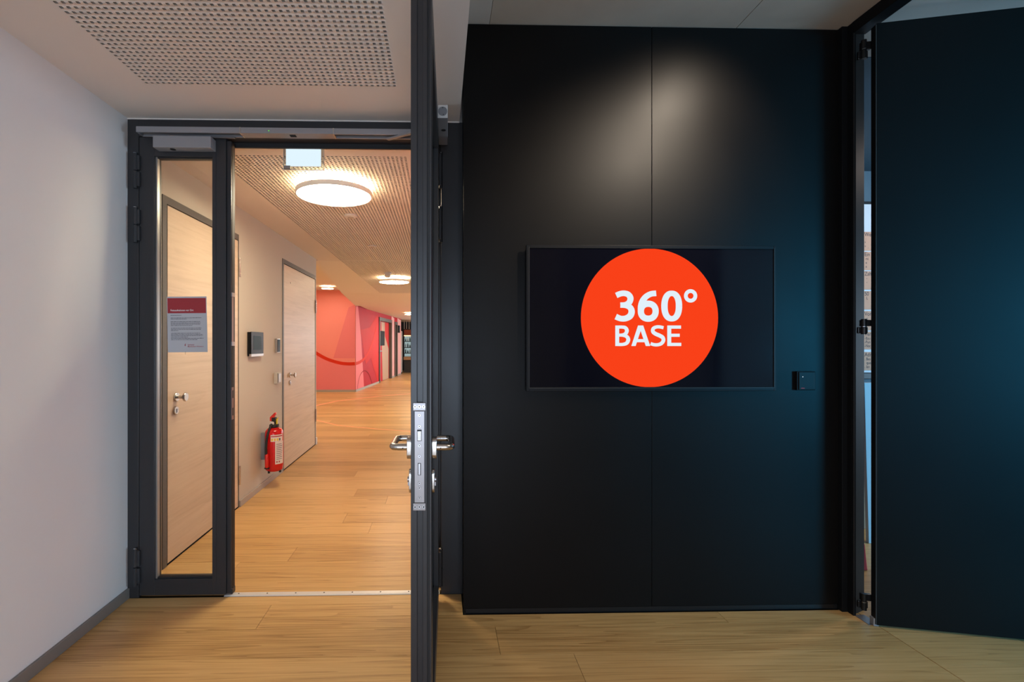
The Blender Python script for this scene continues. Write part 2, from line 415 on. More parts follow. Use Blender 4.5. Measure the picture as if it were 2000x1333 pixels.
ceil.box(px0, px1, py1, FY1, ZC, ZB); ceil.box(px0, px1, YR, py0, ZC, ZB)
ceil.box(px0, px1, py0, py1, ZC+0.03, ZB)
ceil = ceil.build('ceiling', 'ceiling_paint')
tag(ceil, 'lowered white ceiling with a field of small square holes above the glazed door', 'ceiling', kind='structure')
perforated('perforated_panel', px0, px1, py0, py1, ZC, ceil, hx0, py0+0.0125, 45, m_front)
# corridor ceiling, part before and after the joint
YJ = at(700, 510, Z=ZK)[1]
cy0 = at(690, 306.5, Z=ZK)[1]
m1 = int((YJ-0.01-cy0)/0.025); y1 = cy0+(m1-1)*0.025+0.0125
c2 = MB(); TOP = ZK+0.30
c2.box(WL, px0, FY1, YJ-0.003, ZK, TOP); c2.box(px1, XS, FY1, YJ-0.003, ZK, TOP); c2.box(px0, px1, FY1, cy0-0.0125, ZK, TOP)
c2.box(px0, px1, y1, YJ-0.003, ZK, TOP); c2.box(px0, px1, cy0-0.0125, y1, ZK+0.03, TOP)
c2.box(XS+0.125, 6.0, 4.705, YJ-0.003, ZK, TOP); c2.box(XS, XS+0.125, 4.705, YJ-0.003, ZK, TOP)
c2 = c2.build('ceiling', 'ceiling_paint')
tag(c2, 'corridor ceiling with square holes above the round lamp nearest the doorway', 'ceiling', kind='structure')
perforated('perforated_panel', px0, px1, cy0-0.0125, y1, ZK, c2, hx0, cy0, 45, m1)
ye = at(700, 573, Z=ZK)[1]
cy2 = YJ+0.02; m2 = int((ye-cy2)/0.025); y2b = cy2+(m2-1)*0.025+0.0125
YRED = at(694.5, 766, Z=0)[1]; XRED = at(694.5, 766, Z=0)[0]
eA = at(620.5, 516, Z=ZK); eB = at(672, 575, Z=ZK); ZF = at(693, 598, Y=YRED)[2]
c3 = MB()
c3.prism([(px0, YJ+0.003), (px0, y2b), (eB[0], y2b), (eA[0], eA[1]), (WL-0.15, YJ+0.003)][::-1], ZK, TOP)
c3.box(px1, 6.0, YJ+0.003, y2b, ZK, TOP); c3.box(px0, px1, YJ+0.003, cy2-0.0125, ZK, TOP); c3.box(px0, px1, cy2-0.0125, y2b, ZK+0.03, TOP)
# sloping down to the far, lower part
c3.prism([(y2b, ZK), (YRED, ZF), (23, ZF), (23, TOP), (y2b, TOP)], eB[0], 6.0, 'x')
c3.add([(eB[0], y2b, ZK), (eB[0], YRED, ZF), (XRED, YRED, ZF), (eB[0], y2b, TOP), (eB[0], YRED, TOP), (XRED, YRED, TOP)], [(0, 2, 1), (3, 4, 5), (0, 3, 5, 2), (2, 5, 4, 1)])
c3 = c3.build('ceiling', 'ceiling_paint')
tag(c3, 'white ceiling beyond the joint where the corridor widens towards the red wall', 'ceiling', kind='structure')
perforated('perforated_panel', px0, px1, cy2-0.0125, y2b, ZK, c3, hx0, cy2, 45, m2)
ZH = at(640, 567, Y=YRED)[2]
c4 = MB().box(-6.2, WL-0.16, YEND, YRED+0.3, ZH, ZH+0.1); c4.box(WL-0.16, -1.2, YJ+0.4, YRED+0.3, ZH+0.08, ZH+0.1)
tag(c4.build('ceiling', 'ceiling_paint'), 'higher ceiling of the side passage in front of the red wall', 'ceiling', kind='structure')
# concrete ceiling right of the lowered part, cast in three strips
xa = at(957, 40, Z=ZB)[0]; xb = at(1442, 51, Z=ZB)[0]
conc = MB().box(XS, 9, YR, 2.6, ZB+0.012, ZB+0.2).build('ceiling', 'concrete')
tag(conc, 'raw grey concrete ceiling above the black wall', 'ceiling', kind='structure')
MB().box(XS, xa-0.001, YR, 2.4, ZB, ZB+0.012).build('concrete_panel', 'pale_concrete', conc)
MB().box(xa+0.001, xb-0.002, YR, 2.4, ZB, ZB+0.012).build('concrete_panel', 'concrete', conc)
MB().box(xb+0.002, WR+0.03, YR, 2.4, ZB, ZB+0.012).build('concrete_panel', 'concrete', conc)
c5 = MB().box(WR+0.08, 9, YR, 2.52, ZB+0.0, ZB+0.011).build('ceiling', 'pale_concrete')
tag(c5, 'concrete ceiling of the side room above the open black door', 'ceiling', kind='structure')

tag(MB().box(WR+0.08, 9, 2.525, 4.4, ZB, ZB+0.011).build('ceiling', 'navy_paint'), 'dark navy ceiling strip at the back of the side room', 'ceiling', kind='structure')
# ------------------------------------------------------------------ walls
wl = MB().box(WL-0.15, WL, YR, FY1, 0, ZC+0.2).build('wall_left', 'white_plaster')
tag(wl, 'white plaster wall left of the glazed door', 'wall', kind='structure')
bl = MB().box(WL, WL+0.012, YR, FY0-0.001, 0, 0.052).build('baseboard_left', 'skirting_grey', bevel=0.002)
tag(bl, 'dark grey baseboard along the white wall left of the doorway', 'baseboard', kind='structure')

# corridor doors: positions along the wall
d1 = (at(316, 1100, X=WL)[1], at(466.5, 900, X=WL)[1]); d2 = (at(551, 700, X=WL)[1], at(616, 700, X=WL)[1])
DZ = 2.178
wc = MB()
wc.box(WL-0.15, WL, FY1, d1[0], 0, TOP); wc.box(WL-0.15, WL, d1[1], d2[0], 0, TOP); wc.box(WL-0.15, WL, d2[1], YEND, 0, TOP)
wc.box(WL-0.15, WL, d1[0], d1[1], DZ, TOP); wc.box(WL-0.15, WL, d2[0], d2[1], DZ, TOP)
wc.box(-6.0, WL-0.15, YEND-0.15, YEND, 0, TOP+0.3)
tag(wc.build('wall_corridor_left', 'corridor_plaster'), 'greige left wall of the corridor holding two pale wooden doors', 'wall', kind='structure')
for a, b in ((d1[1]+0.002, d2[0]-0.002),):
    tag(MB().box(WL, WL+0.012, a, b, 0, 0.052).build('baseboard_corridor', 'corridor_skirting', bevel=0.002), 'beige grey baseboard under the fire extinguisher', 'baseboard', kind='structure')
tag(MB().box(WL, WL+0.012, d2[1]+0.002, YEND+0.012, 0, 0.09).build('baseboard_corner', 'white_plaster', bevel=0.002), 'short pale baseboard at the end corner of the corridor wall', 'baseboard', kind='structure')
# right side of corridor: coral wall, then the lobby opening
tag(MB().box(XS, XS+0.12, FY1+0.07, 4.7, 0, TOP).build('wall_corridor_right', 'mural_rose'), 'coral painted wall on the right of the corridor behind the open door', 'wall', kind='structure')
tag(MB().box(6.0, 6.15, 4.6, 23, 0, 3).build('wall_lobby_right', 'white_plaster'), 'white lobby wall beyond the corridor', 'wall', kind='structure')
tag(MB().box(XS+0.12, 6.0, 4.6, 4.7, 0, 3).build('wall_lobby_near', 'white_plaster'), 'white wall closing the lobby towards the room', 'wall', kind='structure')
tag(MB().box(-6.0, 6.0, 22.6, 22.75, 0, 3).build('wall_lobby_end', 'bar_dark'), 'dark wall at the far end behind the bar', 'wall', kind='structure')
tag(MB().box(-6.2, -6.0, YEND, YRED+0.3, 0, 3).build('wall_passage', 'white_plaster'), 'white wall at the end of the side passage', 'wall', kind='structure')
# rear of the room with a window opening
rear = MB(); rear.box(WL-0.15, WR+0.1, YR-0.15, YR, 0, 0.15); rear.box(WL-0.15, WR+0.1, YR-0.15, YR, 2.45, ZB+0.1)
rear.box(WL-0.15, -1.45, YR-0.15, YR, 0.15, 2.45); rear.box(0.92, WR+0.1, YR-0.15, YR, 0.15, 2.45)
tag(rear.build('wall_rear', 'white_plaster'), 'white wall with a wide window behind the camera', 'wall', kind='structure')
wf = MB(); wf.box(-1.45, 0.92, YR-0.1, YR-0.05, 0.15, 0.21); wf.box(-1.45, 0.92, YR-0.1, YR-0.05, 2.39, 2.45)
for xx in (-1.45, -0.30, 0.86): wf.box(xx, xx+0.06, YR-0.1, YR-0.05, 0.21, 2.39)
wfo = wf.build('window_1', 'anthracite_paint'); tag(wfo, 'wide anthracite framed window in the rear wall', 'window', kind='structure')
MB().box(-1.39, -0.30, YR-0.08, YR-0.074, 0.21, 2.39).build('pane', 'clear_glass', wfo)
MB().box(-0.24, 0.86, YR-0.08, YR-0.074, 0.21, 2.39).build('pane', 'clear_glass', wfo)

wf = MB()
for xx in (5.65, 6.67, 7.69): wf.box(xx, xx+0.06, YR+0.001, YR+0.05, 0.6, 2.2)
wf.box(5.65, 7.75, YR+0.001, YR+0.05, 0.54, 0.6); wf.box(5.65, 7.75, YR+0.001, YR+0.05, 2.2, 2.26)
tag(wf.build('window_2', 'anthracite_paint'), 'window of the side room behind the camera on the right', 'window', kind='structure')

wf = MB(); X8 = 8.6
wf.box(X8-0.05, X8-0.001, 0.05, 0.11, 0.85, 2.25); wf.box(X8-0.05, X8-0.001, 1.39, 1.45, 0.85, 2.25); wf.box(X8-0.05, X8-0.001, 0.05, 1.45, 0.79, 0.85); wf.box(X8-0.05, X8-0.001, 0.05, 1.45, 2.25, 2.31)
tag(wf.build('added_window_3', 'anthracite_paint'), 'added unseen window frame on the far end wall of the side room', 'window', kind='structure')  # unseen frame made up to go with the added side-room light

# red mural wall: frontal face and long angled face
u0 = at(783, 732, Z=0); XR2, YR2 = u0[0], u0[1]
HWR = ZH+0.05
ZR2 = at(783, 626, Y=YR2)[2]
DA = [at(739.8, 752, Z=0), at(764.5, 743, Z=0)]   # opening A on the angled face
ang = math.atan2(YR2-YRED, XR2-XRED); LEN = math.hypot(XR2-XRED, YR2-YRED)
def on_ang(px):
    """distance along the angled face for a picture column"""
    u = (px-CX)/FPX; dx, dy = math.sin(YAW)+math.cos(YAW)*u, math.cos(YAW)-math.sin(YAW)*u
    ex, ey = math.cos(ang), math.sin(ang)
    det = dx*(-ey)+dy*ex
    t = (XRED*(-ey)+YRED*ex)/det
    return (dx*t-XRED)*ex+(dy*t-YRED)*ey
def angp(s, z, d=0.0):
    """point on the angled face: s along it, z up, d out of it towards the corridor"""
    return (XRED+math.cos(ang)*s+math.sin(ang)*d, YRED+math.sin(ang)*s-math.cos(ang)*d, z)
def angz(px, py):
    s = on_ang(px); p = angp(s, 0); dep = math.sin(YAW)*p[0]+math.cos(YAW)*p[1]
    return s, H+(CY-py)/FPX*dep
sA0, sA1, sB0, sB1 = on_ang(739.8), on_ang(764.5), on_ang(770.3), on_ang(775.5)
zA = angz(752, 622.5)[1]; zB = angz(772, 629)[1]
def angbox(mb, s0, s1, z0, z1, d0, d1, mi=0):
    vs = [angp(s, z, d) for z in (z0, z1) for s, d in ((s0, d0), (s1, d0), (s1, d1), (s0, d1))]
    return mb.add(vs, [(0,1,2,3),(7,6,5,4),(4,5,1,0),(5,6,2,1),(6,7,3,2),(7,4,0,3)], mi)
wr = MB()
wr.box(-6.0, XRED, YRED, YRED+0.15, 0, HWR)
wr_o = wr.build('wall_mural_front', 'mural_coral'); tag(wr_o, 'coral mural wall facing the corridor below the small round lamp', 'wall', kind='structure')
def zf(py): return H+(CY-py)/FPX*YRED
def xf(px): return at(px, 670, Y=YRED)[0]
def front_poly(pts, d=0.004):
    return [(xf(a), YRED-d, zf(b)) for a, b in pts]
MB().add(front_poly([(681, 601), (693.5, 596), (693.5, 700), (651, 700)]), [(3, 2, 1, 0)]).build('mural_field', 'mural_pink', wr_o)
MB().add(front_poly([(600, 680), (640, 706), (693.5, 712), (693.5, 766), (600, 766)]), [(4, 3, 2, 1, 0)]).build('mural_field', 'mural_pink', wr_o)
w2 = MB()
angbox(w2, 0, sA0, 0, 3, -0.15, 0); angbox(w2, sA1, sB0, 0, 3, -0.15, 0); angbox(w2, sB1, LEN, 0, 3, -0.15, 0)
angbox(w2, sA0, sA1, zA, 3, -0.15, 0); angbox(w2, sB0, sB1, zB, 3, -0.15, 0)
w2o = w2.build('wall_mural_side', 'mural_crimson'); tag(w2o, 'long red mural wall running from the coral corner to the bar', 'wall', kind='structure')
def apoly(pts, d): return [angp(*angz(a, b), d) for a, b in pts]
MB().add(apoly([(694.6, 597), (699, 598), (705, 660), (711, 762), (694.6, 766)], 0.004), [(4, 3, 2, 1, 0)]).build('mural_field', 'mural_pink', w2o)
MB().add(apoly([(704, 645), (722, 640), (737, 615), (739, 752), (724, 700), (714, 712)], 0.004), [(5, 4, 3, 2, 1, 0)]).build('mural_field', 'mural_scarlet', w2o)
MB().add(apoly([(764.6, 618), (769.8, 622), (769.8, 742), (764.6, 745)], 0.004), [(3, 2, 1, 0)]).build('mural_field', 'mural_rose', w2o)
MB().add(apoly([(776, 622), (783, 626), (783, 733), (776, 738)], 0.004), [(3, 2, 1, 0)]).build('mural_field', 'mural_rose', w2o)
def ribbon(pts3, w):
    vs = []; n = len(pts3)
    for i, p in enumerate(pts3):
        a = np.array(pts3[max(i-1, 0)]); b = np.array(pts3[min(i+1, n-1)]); t = b-a
        hz = math.hypot(t[0], t[1]); l = math.hypot(hz, t[2]); ux, uy = (t[0]/hz, t[1]/hz) if hz > 1e-6 else (1, 0)
        nh, nz = -t[2]/l*w/2, hz/l*w/2
        vs += [(p[0]+ux*nh, p[1]+uy*nh, p[2]+nz), (p[0]-ux*nh, p[1]-uy*nh, p[2]-nz)]
    return MB().add(vs, [(2*i, 2*i+1, 2*i+3, 2*i+2) for i in range(n-1)])
def smooth_pts(pts, k=5):
    out = []; P = [pts[0]]+list(pts)+[pts[-1]]
    for i in range(1, len(P)-2):
        for t in np.linspace(0, 1, k, endpoint=False):
            p0, p1, p2, p3 = [np.array(q, float) for q in P[i-1:i+3]]
            out.append(tuple(0.5*((2*p1)+(-p0+p2)*t+(2*p0-5*p1+4*p2-p3)*t*t+(-p0+3*p1-3*p2+p3)*t**3)))
    out.append(tuple(pts[-1])); return out
arc1 = smooth_pts([(585, 664), (603, 680), (621, 692), (640, 702), (663, 709), (680, 711), (693.5, 710.5)])
ribbon([(xf(a), YRED-0.008, zf(b)) for a, b in arc1], 0.085).build('painted_arc', 'mural_line', wr_o)
arc2 = smooth_pts([(694.6, 710.5), (702, 708), (711, 701), (719, 689), (726, 672), (732, 652), (736, 636)])
ribbon([angp(*angz(a, b), 0.008) for a, b in arc2], 0.085).build('painted_arc', 'mural_line', w2o)
arc3 = smooth_pts([(697.5, 763), (699, 748), (704, 731), (712, 724.5), (720, 731), (725, 745), (727, 757)])
ribbon([angp(*angz(a, b), 0.008) for a, b in arc3], 0.022).build('painted_arch', 'mural_thin_line', w2o)
tag(MB().box(-6, XRED-0.0, YRED-0.014, YRED, 0, 0.06).build('baseboard_mural_front', 'corridor_skirting'), 'pale baseboard under the coral mural wall', 'baseboard', kind='structure')
bb = MB(); angbox(bb, 0.0, sA0, 0, 0.06, 0, 0.014); angbox(bb, sA1, sB0, 0, 0.06, 0, 0.014); angbox(bb, sB1, LEN, 0, 0.06, 0, 0.014)
tag(bb.build('baseboard_mural_side', 'corridor_skirting'), 'pale baseboard along the red mural wall', 'baseboard', kind='structure')
# doors in the red wall
def mural_door(name, s0, s1, z1, label, panels):
    p = angp((s0+s1)/2, 0); r = thing(name, p, label, 'door', kind='structure')
    f = MB(); w = 0.11
    angbox(f, s0+0.001, s0+w, 0, z1, -0.12, 0.03); angbox(f, s1-w, s1-0.001, 0, z1, -0.12, 0.03); angbox(f, s0+w, s1-w, z1-w, z1-0.001, -0.12, 0.03)
    f.build('door_frame', 'frame_taupe', r)
    lf = MB(); angbox(lf, s0+w, s1-w, 0.005, z1-w, -0.11, -0.07); lfo = lf.build('door_leaf', panels[0], r)
    return r, s0+w, s1-w, z1-w, lfo
r, a0, a1, zt, lfo = mural_door('door_5', sA0, sA1, zA, 'door painted crimson and tan inside a taupe frame in the red wall', ('mural_crimson',))
wA = a1-a0
MB().add([angp(a0+wA*q, z, -0.068) for q, z in ((0.42, 0.01), (0.95, 0.01), (0.95, zt-0.02), (0.30, zt-0.02), (0.36, 1.2))], [(4, 3, 2, 1, 0)]).build('mural_field', 'mural_tan', lfo)
MB().add([angp(a0+wA*q, z, -0.066) for q, z in ((0.62, 1.55), (0.95, 1.1), (0.95, zt-0.02), (0.60, zt-0.02))], [(3, 2, 1, 0)]).build('mural_field', 'mural_scarlet', lfo)
s_ = MB(); angbox(s_, a0+wA*0.22, a0+wA*0.55, 1.22, 1.72, -0.066, -0.05); s_.build('dark_sign', 'dark_plastic', lfo)
s_ = MB(); angbox(s_, a0+wA*0.1, a0+wA*0.26, 1.02, 1.05, -0.066, -0.02); s_.build('door_handle', 'brushed_steel', lfo)
r, a0, a1, zt, lfo = mural_door('door_6', sB0, sB1, zB, 'narrow far dark brown door beside the wall intercom', ('bar_dark',))
s_ = MB(); angbox(s_, a0+0.1, a1-0.15, 1.35, 1.5, -0.068, -0.06); s_.build('door_plate', 'label_white', lfo)
ic = angz(777.3, 642); p = angp(ic[0], ic[1], 0.0)
r = thing('intercom', p, 'small black intercom on the pink end of the red wall', 'intercom')
s_ = MB(); angbox(s_, ic[0]-0.18, ic[0]+0.18, ic[1]-0.17, ic[1]+0.12, 0.005, 0.05); s_.build('housing', 'dark_plastic', r)
s_ = MB(); angbox(s_, ic[0]-0.12, ic[0]+0.12, ic[1]-0.08, ic[1]+0.08, 0.05, 0.055); s_.build('display', 'panel_screen', r)

# ------------------------------------------------------------------ bar at the far end
BYF = 21.3
def bx_(px): return at(px, 670, Y=BYF)[0]
def bz_(py): return at(800, py, Y=BYF)[2]
cab = thing('tall_cabinet', (bx_(786), BYF-0.8, 0), 'tall pale grey cabinet at the end of the red wall', 'cabinet')
MB().box(bx_(783.7), bx_(788), BYF-1.1, BYF-0.6, 0.05, bz_(648)).build('body', 'grey_cabinet', cab, bevel=0.01)
MB().box(bx_(784), bx_(787.8), BYF-1.12, BYF-1.1, 0.08, bz_(650)).build('door', 'white_plastic', cab)
MB().box(bx_(784), bx_(787.5), BYF-1.05, BYF-0.65, 0, 0.05).build('plinth', 'bar_dark', cab)
bar = thing('bar_counter', (bx_(800), BYF, 0), 'wood topped dark bar counter at the far end of the corridor', 'counter')
MB().box(bx_(789.5), 0.8, BYF-0.4, BYF+0.4, bz_(703), bz_(697)).build('worktop', 'bar_wood', bar, bevel=0.008)
MB().box(bx_(789.8), 0.75, BYF-0.3, BYF+0.35, 0, bz_(703.5)).build('front', 'bar_dark', bar)
sh = thing('back_bar', (bx_(800), 22.4, 0), 'back bar with copper soffit above lit shelves', 'shelf')
def sz(py): return at(800, py, Y=22.3)[2]
MB().box(bx_(786), 0.8, 22.2, 22.55, sz(655.5), sz(643)).build('soffit', 'copper_panel', sh)
MB().box(bx_(786), 0.8, 22.2, 22.5, sz(657), sz(655.5)).build('glow_strip', 'bar_glow', sh)
MB().box(bx_(786), 0.8, 22.54, 22.58, sz(697), sz(657)).build('back_panel', 'bar_window', sh)
for zz in (668, 680, 691): MB().box(bx_(786), 0.8, 22.28, 22.53, sz(zz), sz(zz)+0.03).build('shelf_board', 'bar_dark', sh)
bt = None; i = 0
for zz in (668, 680, 691):
    for xx in np.arange(bx_(789), bx_(803), 0.10):
        nm = 'clear' if i % 3 == 1 else 'dark'; hgt = 0.14+0.03*((i*7) % 3)
        b = MB().lathe([(0.028, 0), (0.03, 0.01), (0.03, hgt*0.6), (0.012, hgt*0.75), (0.011, hgt), (0, hgt)], (0, 0, 0), seg=8).build('bottle', 'bottle_'+nm, smooth=True)
        b.location = (xx, 22.36, sz(zz)+0.031)
        tag(b, ('pale' if nm == 'clear' else 'dark')+' bottle on the '+{668: 'topmost', 680: 'middle', 691: 'lowest'}[zz]+' lit shelf behind the far bar', 'bottle', ('pale' if nm == 'clear' else 'dark')+' bottles on the '+{668: 'topmost', 680: 'middle', 691: 'lowest'}[zz]+' bar shelf'); i += 1
pend = thing('bar_pendant', (bx_(793.5), BYF, bz_(640)), 'thin hanging rod rail above the far bar counter', 'rail')
for q in (789.6, 794, 799): MB().tube([(bx_(q), BYF, bz_(643)), (bx_(q), BYF, ZF)], 0.012, 6).build('rod', 'white_plastic', pend)
MB().box(bx_(788), bx_(803), BYF-0.02, BYF+0.02, bz_(644.5), bz_(643)).build('rail_bar', 'bar_dark', pend)

# ------------------------------------------------------------------ round corridor lamps
def round_lamp(c, r, label, zceil, grp='round corridor lamps'):
    o = thing('ceiling_lamp', (c[0], c[1], zceil), label, 'lamp', grp)
    z = c[2]
    MB().lathe([(r*0.955, 0.0), (r*0.975, -0.006), (r, -0.004), (r, 0.024), (r*0.93, 0.030), (r*0.93, 0.020), (r*0.955, 0.018), (r*0.955, 0.0)], c, seg=64, caps=False).build('rim', 'lamp_rim', o, smooth=True)
    MB().lathe([(r*0.953, 0.001), (r*0.953, 0.012)], c, seg=64).build('diffuser', 'lamp_diffuser', o)
    MB().lathe([(r*0.93, 0.022), (r*0.93, 0.027)], c, seg=64).build('uplight_ring', 'lamp_uplight', o)
    MB().lathe([(r*0.35, 0.0275), (r*0.35, zceil-z)], c, seg=32).build('ceiling_mount', 'white_plastic', o)
    return o
LZ = ZK-0.075
l1 = at(653, 382, Z=LZ); round_lamp(l1, 0.255, 'large round lamp glowing above the corridor near the doorway', ZK)
l2 = at(770, 551.5, Z=LZ); round_lamp(l2, 0.255, 'round lamp further down the corridor beside the smoke detector', ZK)
l3 = at(639.5, 565, Y=YRED-0.9); round_lamp((l3[0], l3[1], ZH-0.06), 0.15, 'small round lamp on the higher ceiling before the coral wall', ZH)
l4 = at(805, 605.5, Y=15.6); round_lamp((l4[0], l4[1], ZF-0.06), 0.25, 'far round lamp half hidden by the open door edge', ZF)

# detectors
def detector(px, py, r, h, label, base=True):
    c = at(px, py, Z=ZK-0.004)
    o = thing('smoke_detector', (c[0], c[1], ZK), label, 'detector', 'ceiling detectors')
    MB().lathe([(r*0.75, -h), (r*0.98, -h*0.75), (r, -h*0.35), (r, 0)], (c[0], c[1], ZK-0.0005), seg=32).build('base', 'white_plastic', o, smooth=True)
    MB().lathe([(r*0.45, -h-0.004), (r*0.5, -h)], (c[0], c[1], ZK-0.0005), seg=24).build('grille', 'beige_plastic', o)
detector(685, 421, 0.052, 0.022, 'flat white detector directly behind the large round lamp')
detector(727, 481, 0.045, 0.012, 'flat white disc detector between the two corridor lamps')
c = at(757, 533, Z=ZK-0.004)
o = thing('smoke_detector', (c[0], c[1], ZK), 'cylindrical smoke detector above the second corridor lamp', 'detector', 'ceiling detectors')
MB().lathe([(0.060, -0.02), (0.062, 0)], (c[0], c[1], ZK-0.0005), seg=32).build('base', 'white_plastic', o)
MB().lathe([(0.030, -0.075), (0.045, -0.065), (0.048, -0.045), (0.048, -0.021)], (c[0], c[1], ZK), seg=32).build('sensor_head', 'white_plastic', o, smooth=True)

# illuminated exit sign hanging behind the frame head
SY = 2.66
sg = thing('exit_sign', (at(593, 330, Y=SY)[0], SY, ZK), 'glowing white glass sign hanging above the corridor doorway', 'sign')
sx0, sx1 = at(554.5, 0, Y=SY)[0], at(632.5, 0, Y=SY)[0]; sz0 = at(590, 332, Y=SY)[2]
MB().box(sx0, sx1, SY-0.004, SY+0.004, sz0, ZK-0.006).build('acrylic_plate', 'acrylic', sg, bevel=0.001)
MB().box(at(559.5, 0, Y=SY)[0], at(627.5, 0, Y=SY)[0], SY-0.009, SY-0.005, at(590, 326, Y=SY)[2], ZK-0.006).build('light_panel', 'sign_light', sg)
MB().box(sx0-0.01, sx1+0.01, SY-0.02, SY+0.02, ZK-0.006, ZK-0.0005).build('housing', 'white_plastic', sg)
fe = MB(); fe.box(sx0-0.0015, sx0, SY-0.005, SY+0.005, sz0-0.0015, ZK-0.006); fe.box(sx1, sx1+0.0015, SY-0.005, SY+0.005, sz0-0.0015, ZK-0.006); fe.box(sx0, sx1, SY-0.005, SY+0.005, sz0-0.0015, sz0)
fe.build('plate_edge', 'white_plastic', sg)
MB().box(at(556, 0, Y=SY)[0], at(568, 0, Y=SY)[0], SY-0.010, SY+0.006, sz0+0.004, at(590, 325, Y=SY)[2]).build('clip', 'bezel_silver', sg)

# ------------------------------------------------------------------ wooden corridor doors (flush in the left wall)
def corridor_door(name, y0, y1, label, knob, key, hinges, spy=None):
    r = thing(name, (WL, y0, 0), label, 'door', kind='structure')
    f = MB(); w = 0.045; X0, X1 = WL-0.10, WL+0.004
    f.box(X0, X1, y0+0.001, y0+w, 0, DZ-0.001); f.box(X0, X1-0.003, y1-0.008, y1-0.001, 0, DZ-0.001); f.box(X0, X1, y0+w, y1-0.008, DZ-w, DZ-0.001)
    f.build('door_frame', 'frame_taupe', r)
    lf = MB().box(WL-0.045, WL-0.002, y0+w+0.018, y1-0.010, 0.008, DZ-w-0.004).build('door_leaf', 'birch_veneer', r, bevel=0.002)
    MB().box(WL-0.046, WL-0.03, y0+w, y0+w+0.018, 0, DZ-w).build('seal', 'dark_seal', r)
    kx = WL+0.0
    def rose(y, z, rad): return MB().lathe([(rad, -0.002), (rad, 0.006), (rad*0.9, 0.009), (0, 0.009)], (kx, y, z), axis='x', seg=28)
    kn = rose(knob[1], knob[2], 0.027).build('door_knob', 'brushed_steel', lf, smooth=True)
    k2 = MB().lathe([(0.010, 0.008), (0.010, 0.042), (0.020, 0.046), (0.027, 0.052), (0.027, 0.060), (0.024, 0.063), (0, 0.063)], (kx, knob[1], knob[2]), axis='x', seg=28)
    k2.build('door_knob', 'brushed_steel', lf, smooth=True)
    rose(key[1], key[2], 0.026).build('key_rosette', 'brushed_steel', lf, smooth=True)
    MB().box(kx+0.009, kx+0.012, key[1]-0.004, key[1]+0.004, key[2]-0.014, key[2]+0.010).build('key_cylinder', 'faceplate_steel', lf)
    for z0, z1 in hinges:
        MB().tube([(WL+0.008, y1-0.004, z0), (WL+0.008, y1-0.004, z1)], 0.008, 12).build('hinge', 'brushed_steel', r, smooth=True)
    if spy is not None:
        MB().lathe([(0.009, -0.002), (0.009, 0.004), (0, 0.005)], (kx, spy[1], spy[2]), axis='x', seg=16).build('door_viewer', 'brushed_steel', lf)
    return r
corridor_door('door_3', d1[0], d1[1], 'pale wooden door seen through the narrow glass leaf', at(344, 776, X=WL), at(342.5, 802, X=WL), ((1.84, 1.99), (0.18, 0.33)))
corridor_door('door_4', d2[0], d2[1], 'pale wooden door beside the fire extinguisher', at(566, 733, X=WL), at(566, 748, X=WL), ((1.70, 1.86), (0.30, 0.46)), at(568, 553, X=WL))

# ------------------------------------------------------------------ wall devices in the corridor
a = at(486, 649, X=WL); b = at(514.5, 696, X=WL+0.035); a2 = at(490.5, 649, X=WL+0.035)
o = thing('wall_panel', (WL, (a2[1]+b[1])/2, b[2]), 'black touch panel with silver lower edge on the corridor wall', 'panel')
za, zb = a2[2]+0.003, b[2]+0.003; ya, yb = a2[1], b[1]
MB().box(WL+0.0005, WL+0.030, ya+0.005, yb-0.005, zb+0.004, za-0.002).build('housing', 'dark_plastic', o, bevel=0.003)
MB().box(WL+0.030, WL+0.036, ya, yb, zb+0.022, za).build('glass_front', 'bezel_black', o, bevel=0.001)
MB().box(WL+0.0362, WL+0.0368, ya+0.05, yb-0.05, zb+0.055, za-0.035).build('screen', 'panel_screen', o)
MB().box(WL+0.020, WL+0.037, ya, yb, zb, zb+0.021).build('silver_edge', 'bezel_silver', o)
a = at(541, 662, X=WL+0.02); b = at(546.5, 689, X=WL+0.02)
o = thing('card_reader', (WL, (a[1]+b[1])/2, b[2]), 'slim black card reader beside the second wooden door', 'reader')
MB().box(WL+0.0005, WL+0.022, a[1], b[1], b[2], a[2]).build('housing', 'bezel_silver', o, bevel=0.002)
MB().box(WL+0.022, WL+0.026, a[1]+0.006, b[1]-0.006, b[2]+0.006, a[2]-0.006).build('reader_face', 'dark_plastic', o)
MB().box(WL+0.026, WL+0.0265, a[1]+0.012, b[1]-0.012, b[2]+0.07, a[2]-0.012).build('reader_window', 'panel_screen', o)
a = at(543, 728.5, X=WL+0.04); b = at(549.5, 748.5, X=WL+0.04)
o = thing('light_switch', (WL, (a[1]+b[1])/2, b[2]), 'beige box light switch below the black card reader', 'switch')
MB().box(WL+0.0005, WL+0.036, a[1], b[1], b[2], a[2]).build('housing', 'beige_plastic', o, bevel=0.003)
MB().box(WL+0.036, WL+0.041, a[1]+0.014, b[1]-0.008, b[2]+0.012, a[2]-0.010).build('rocker', 'bezel_silver', o, bevel=0.002)
MB().box(WL+0.036, WL+0.0372, a[1]+0.006, a[1]+0.012, b[2]+0.006, a[2]-0.006).build('joint', 'dark_seal', o)

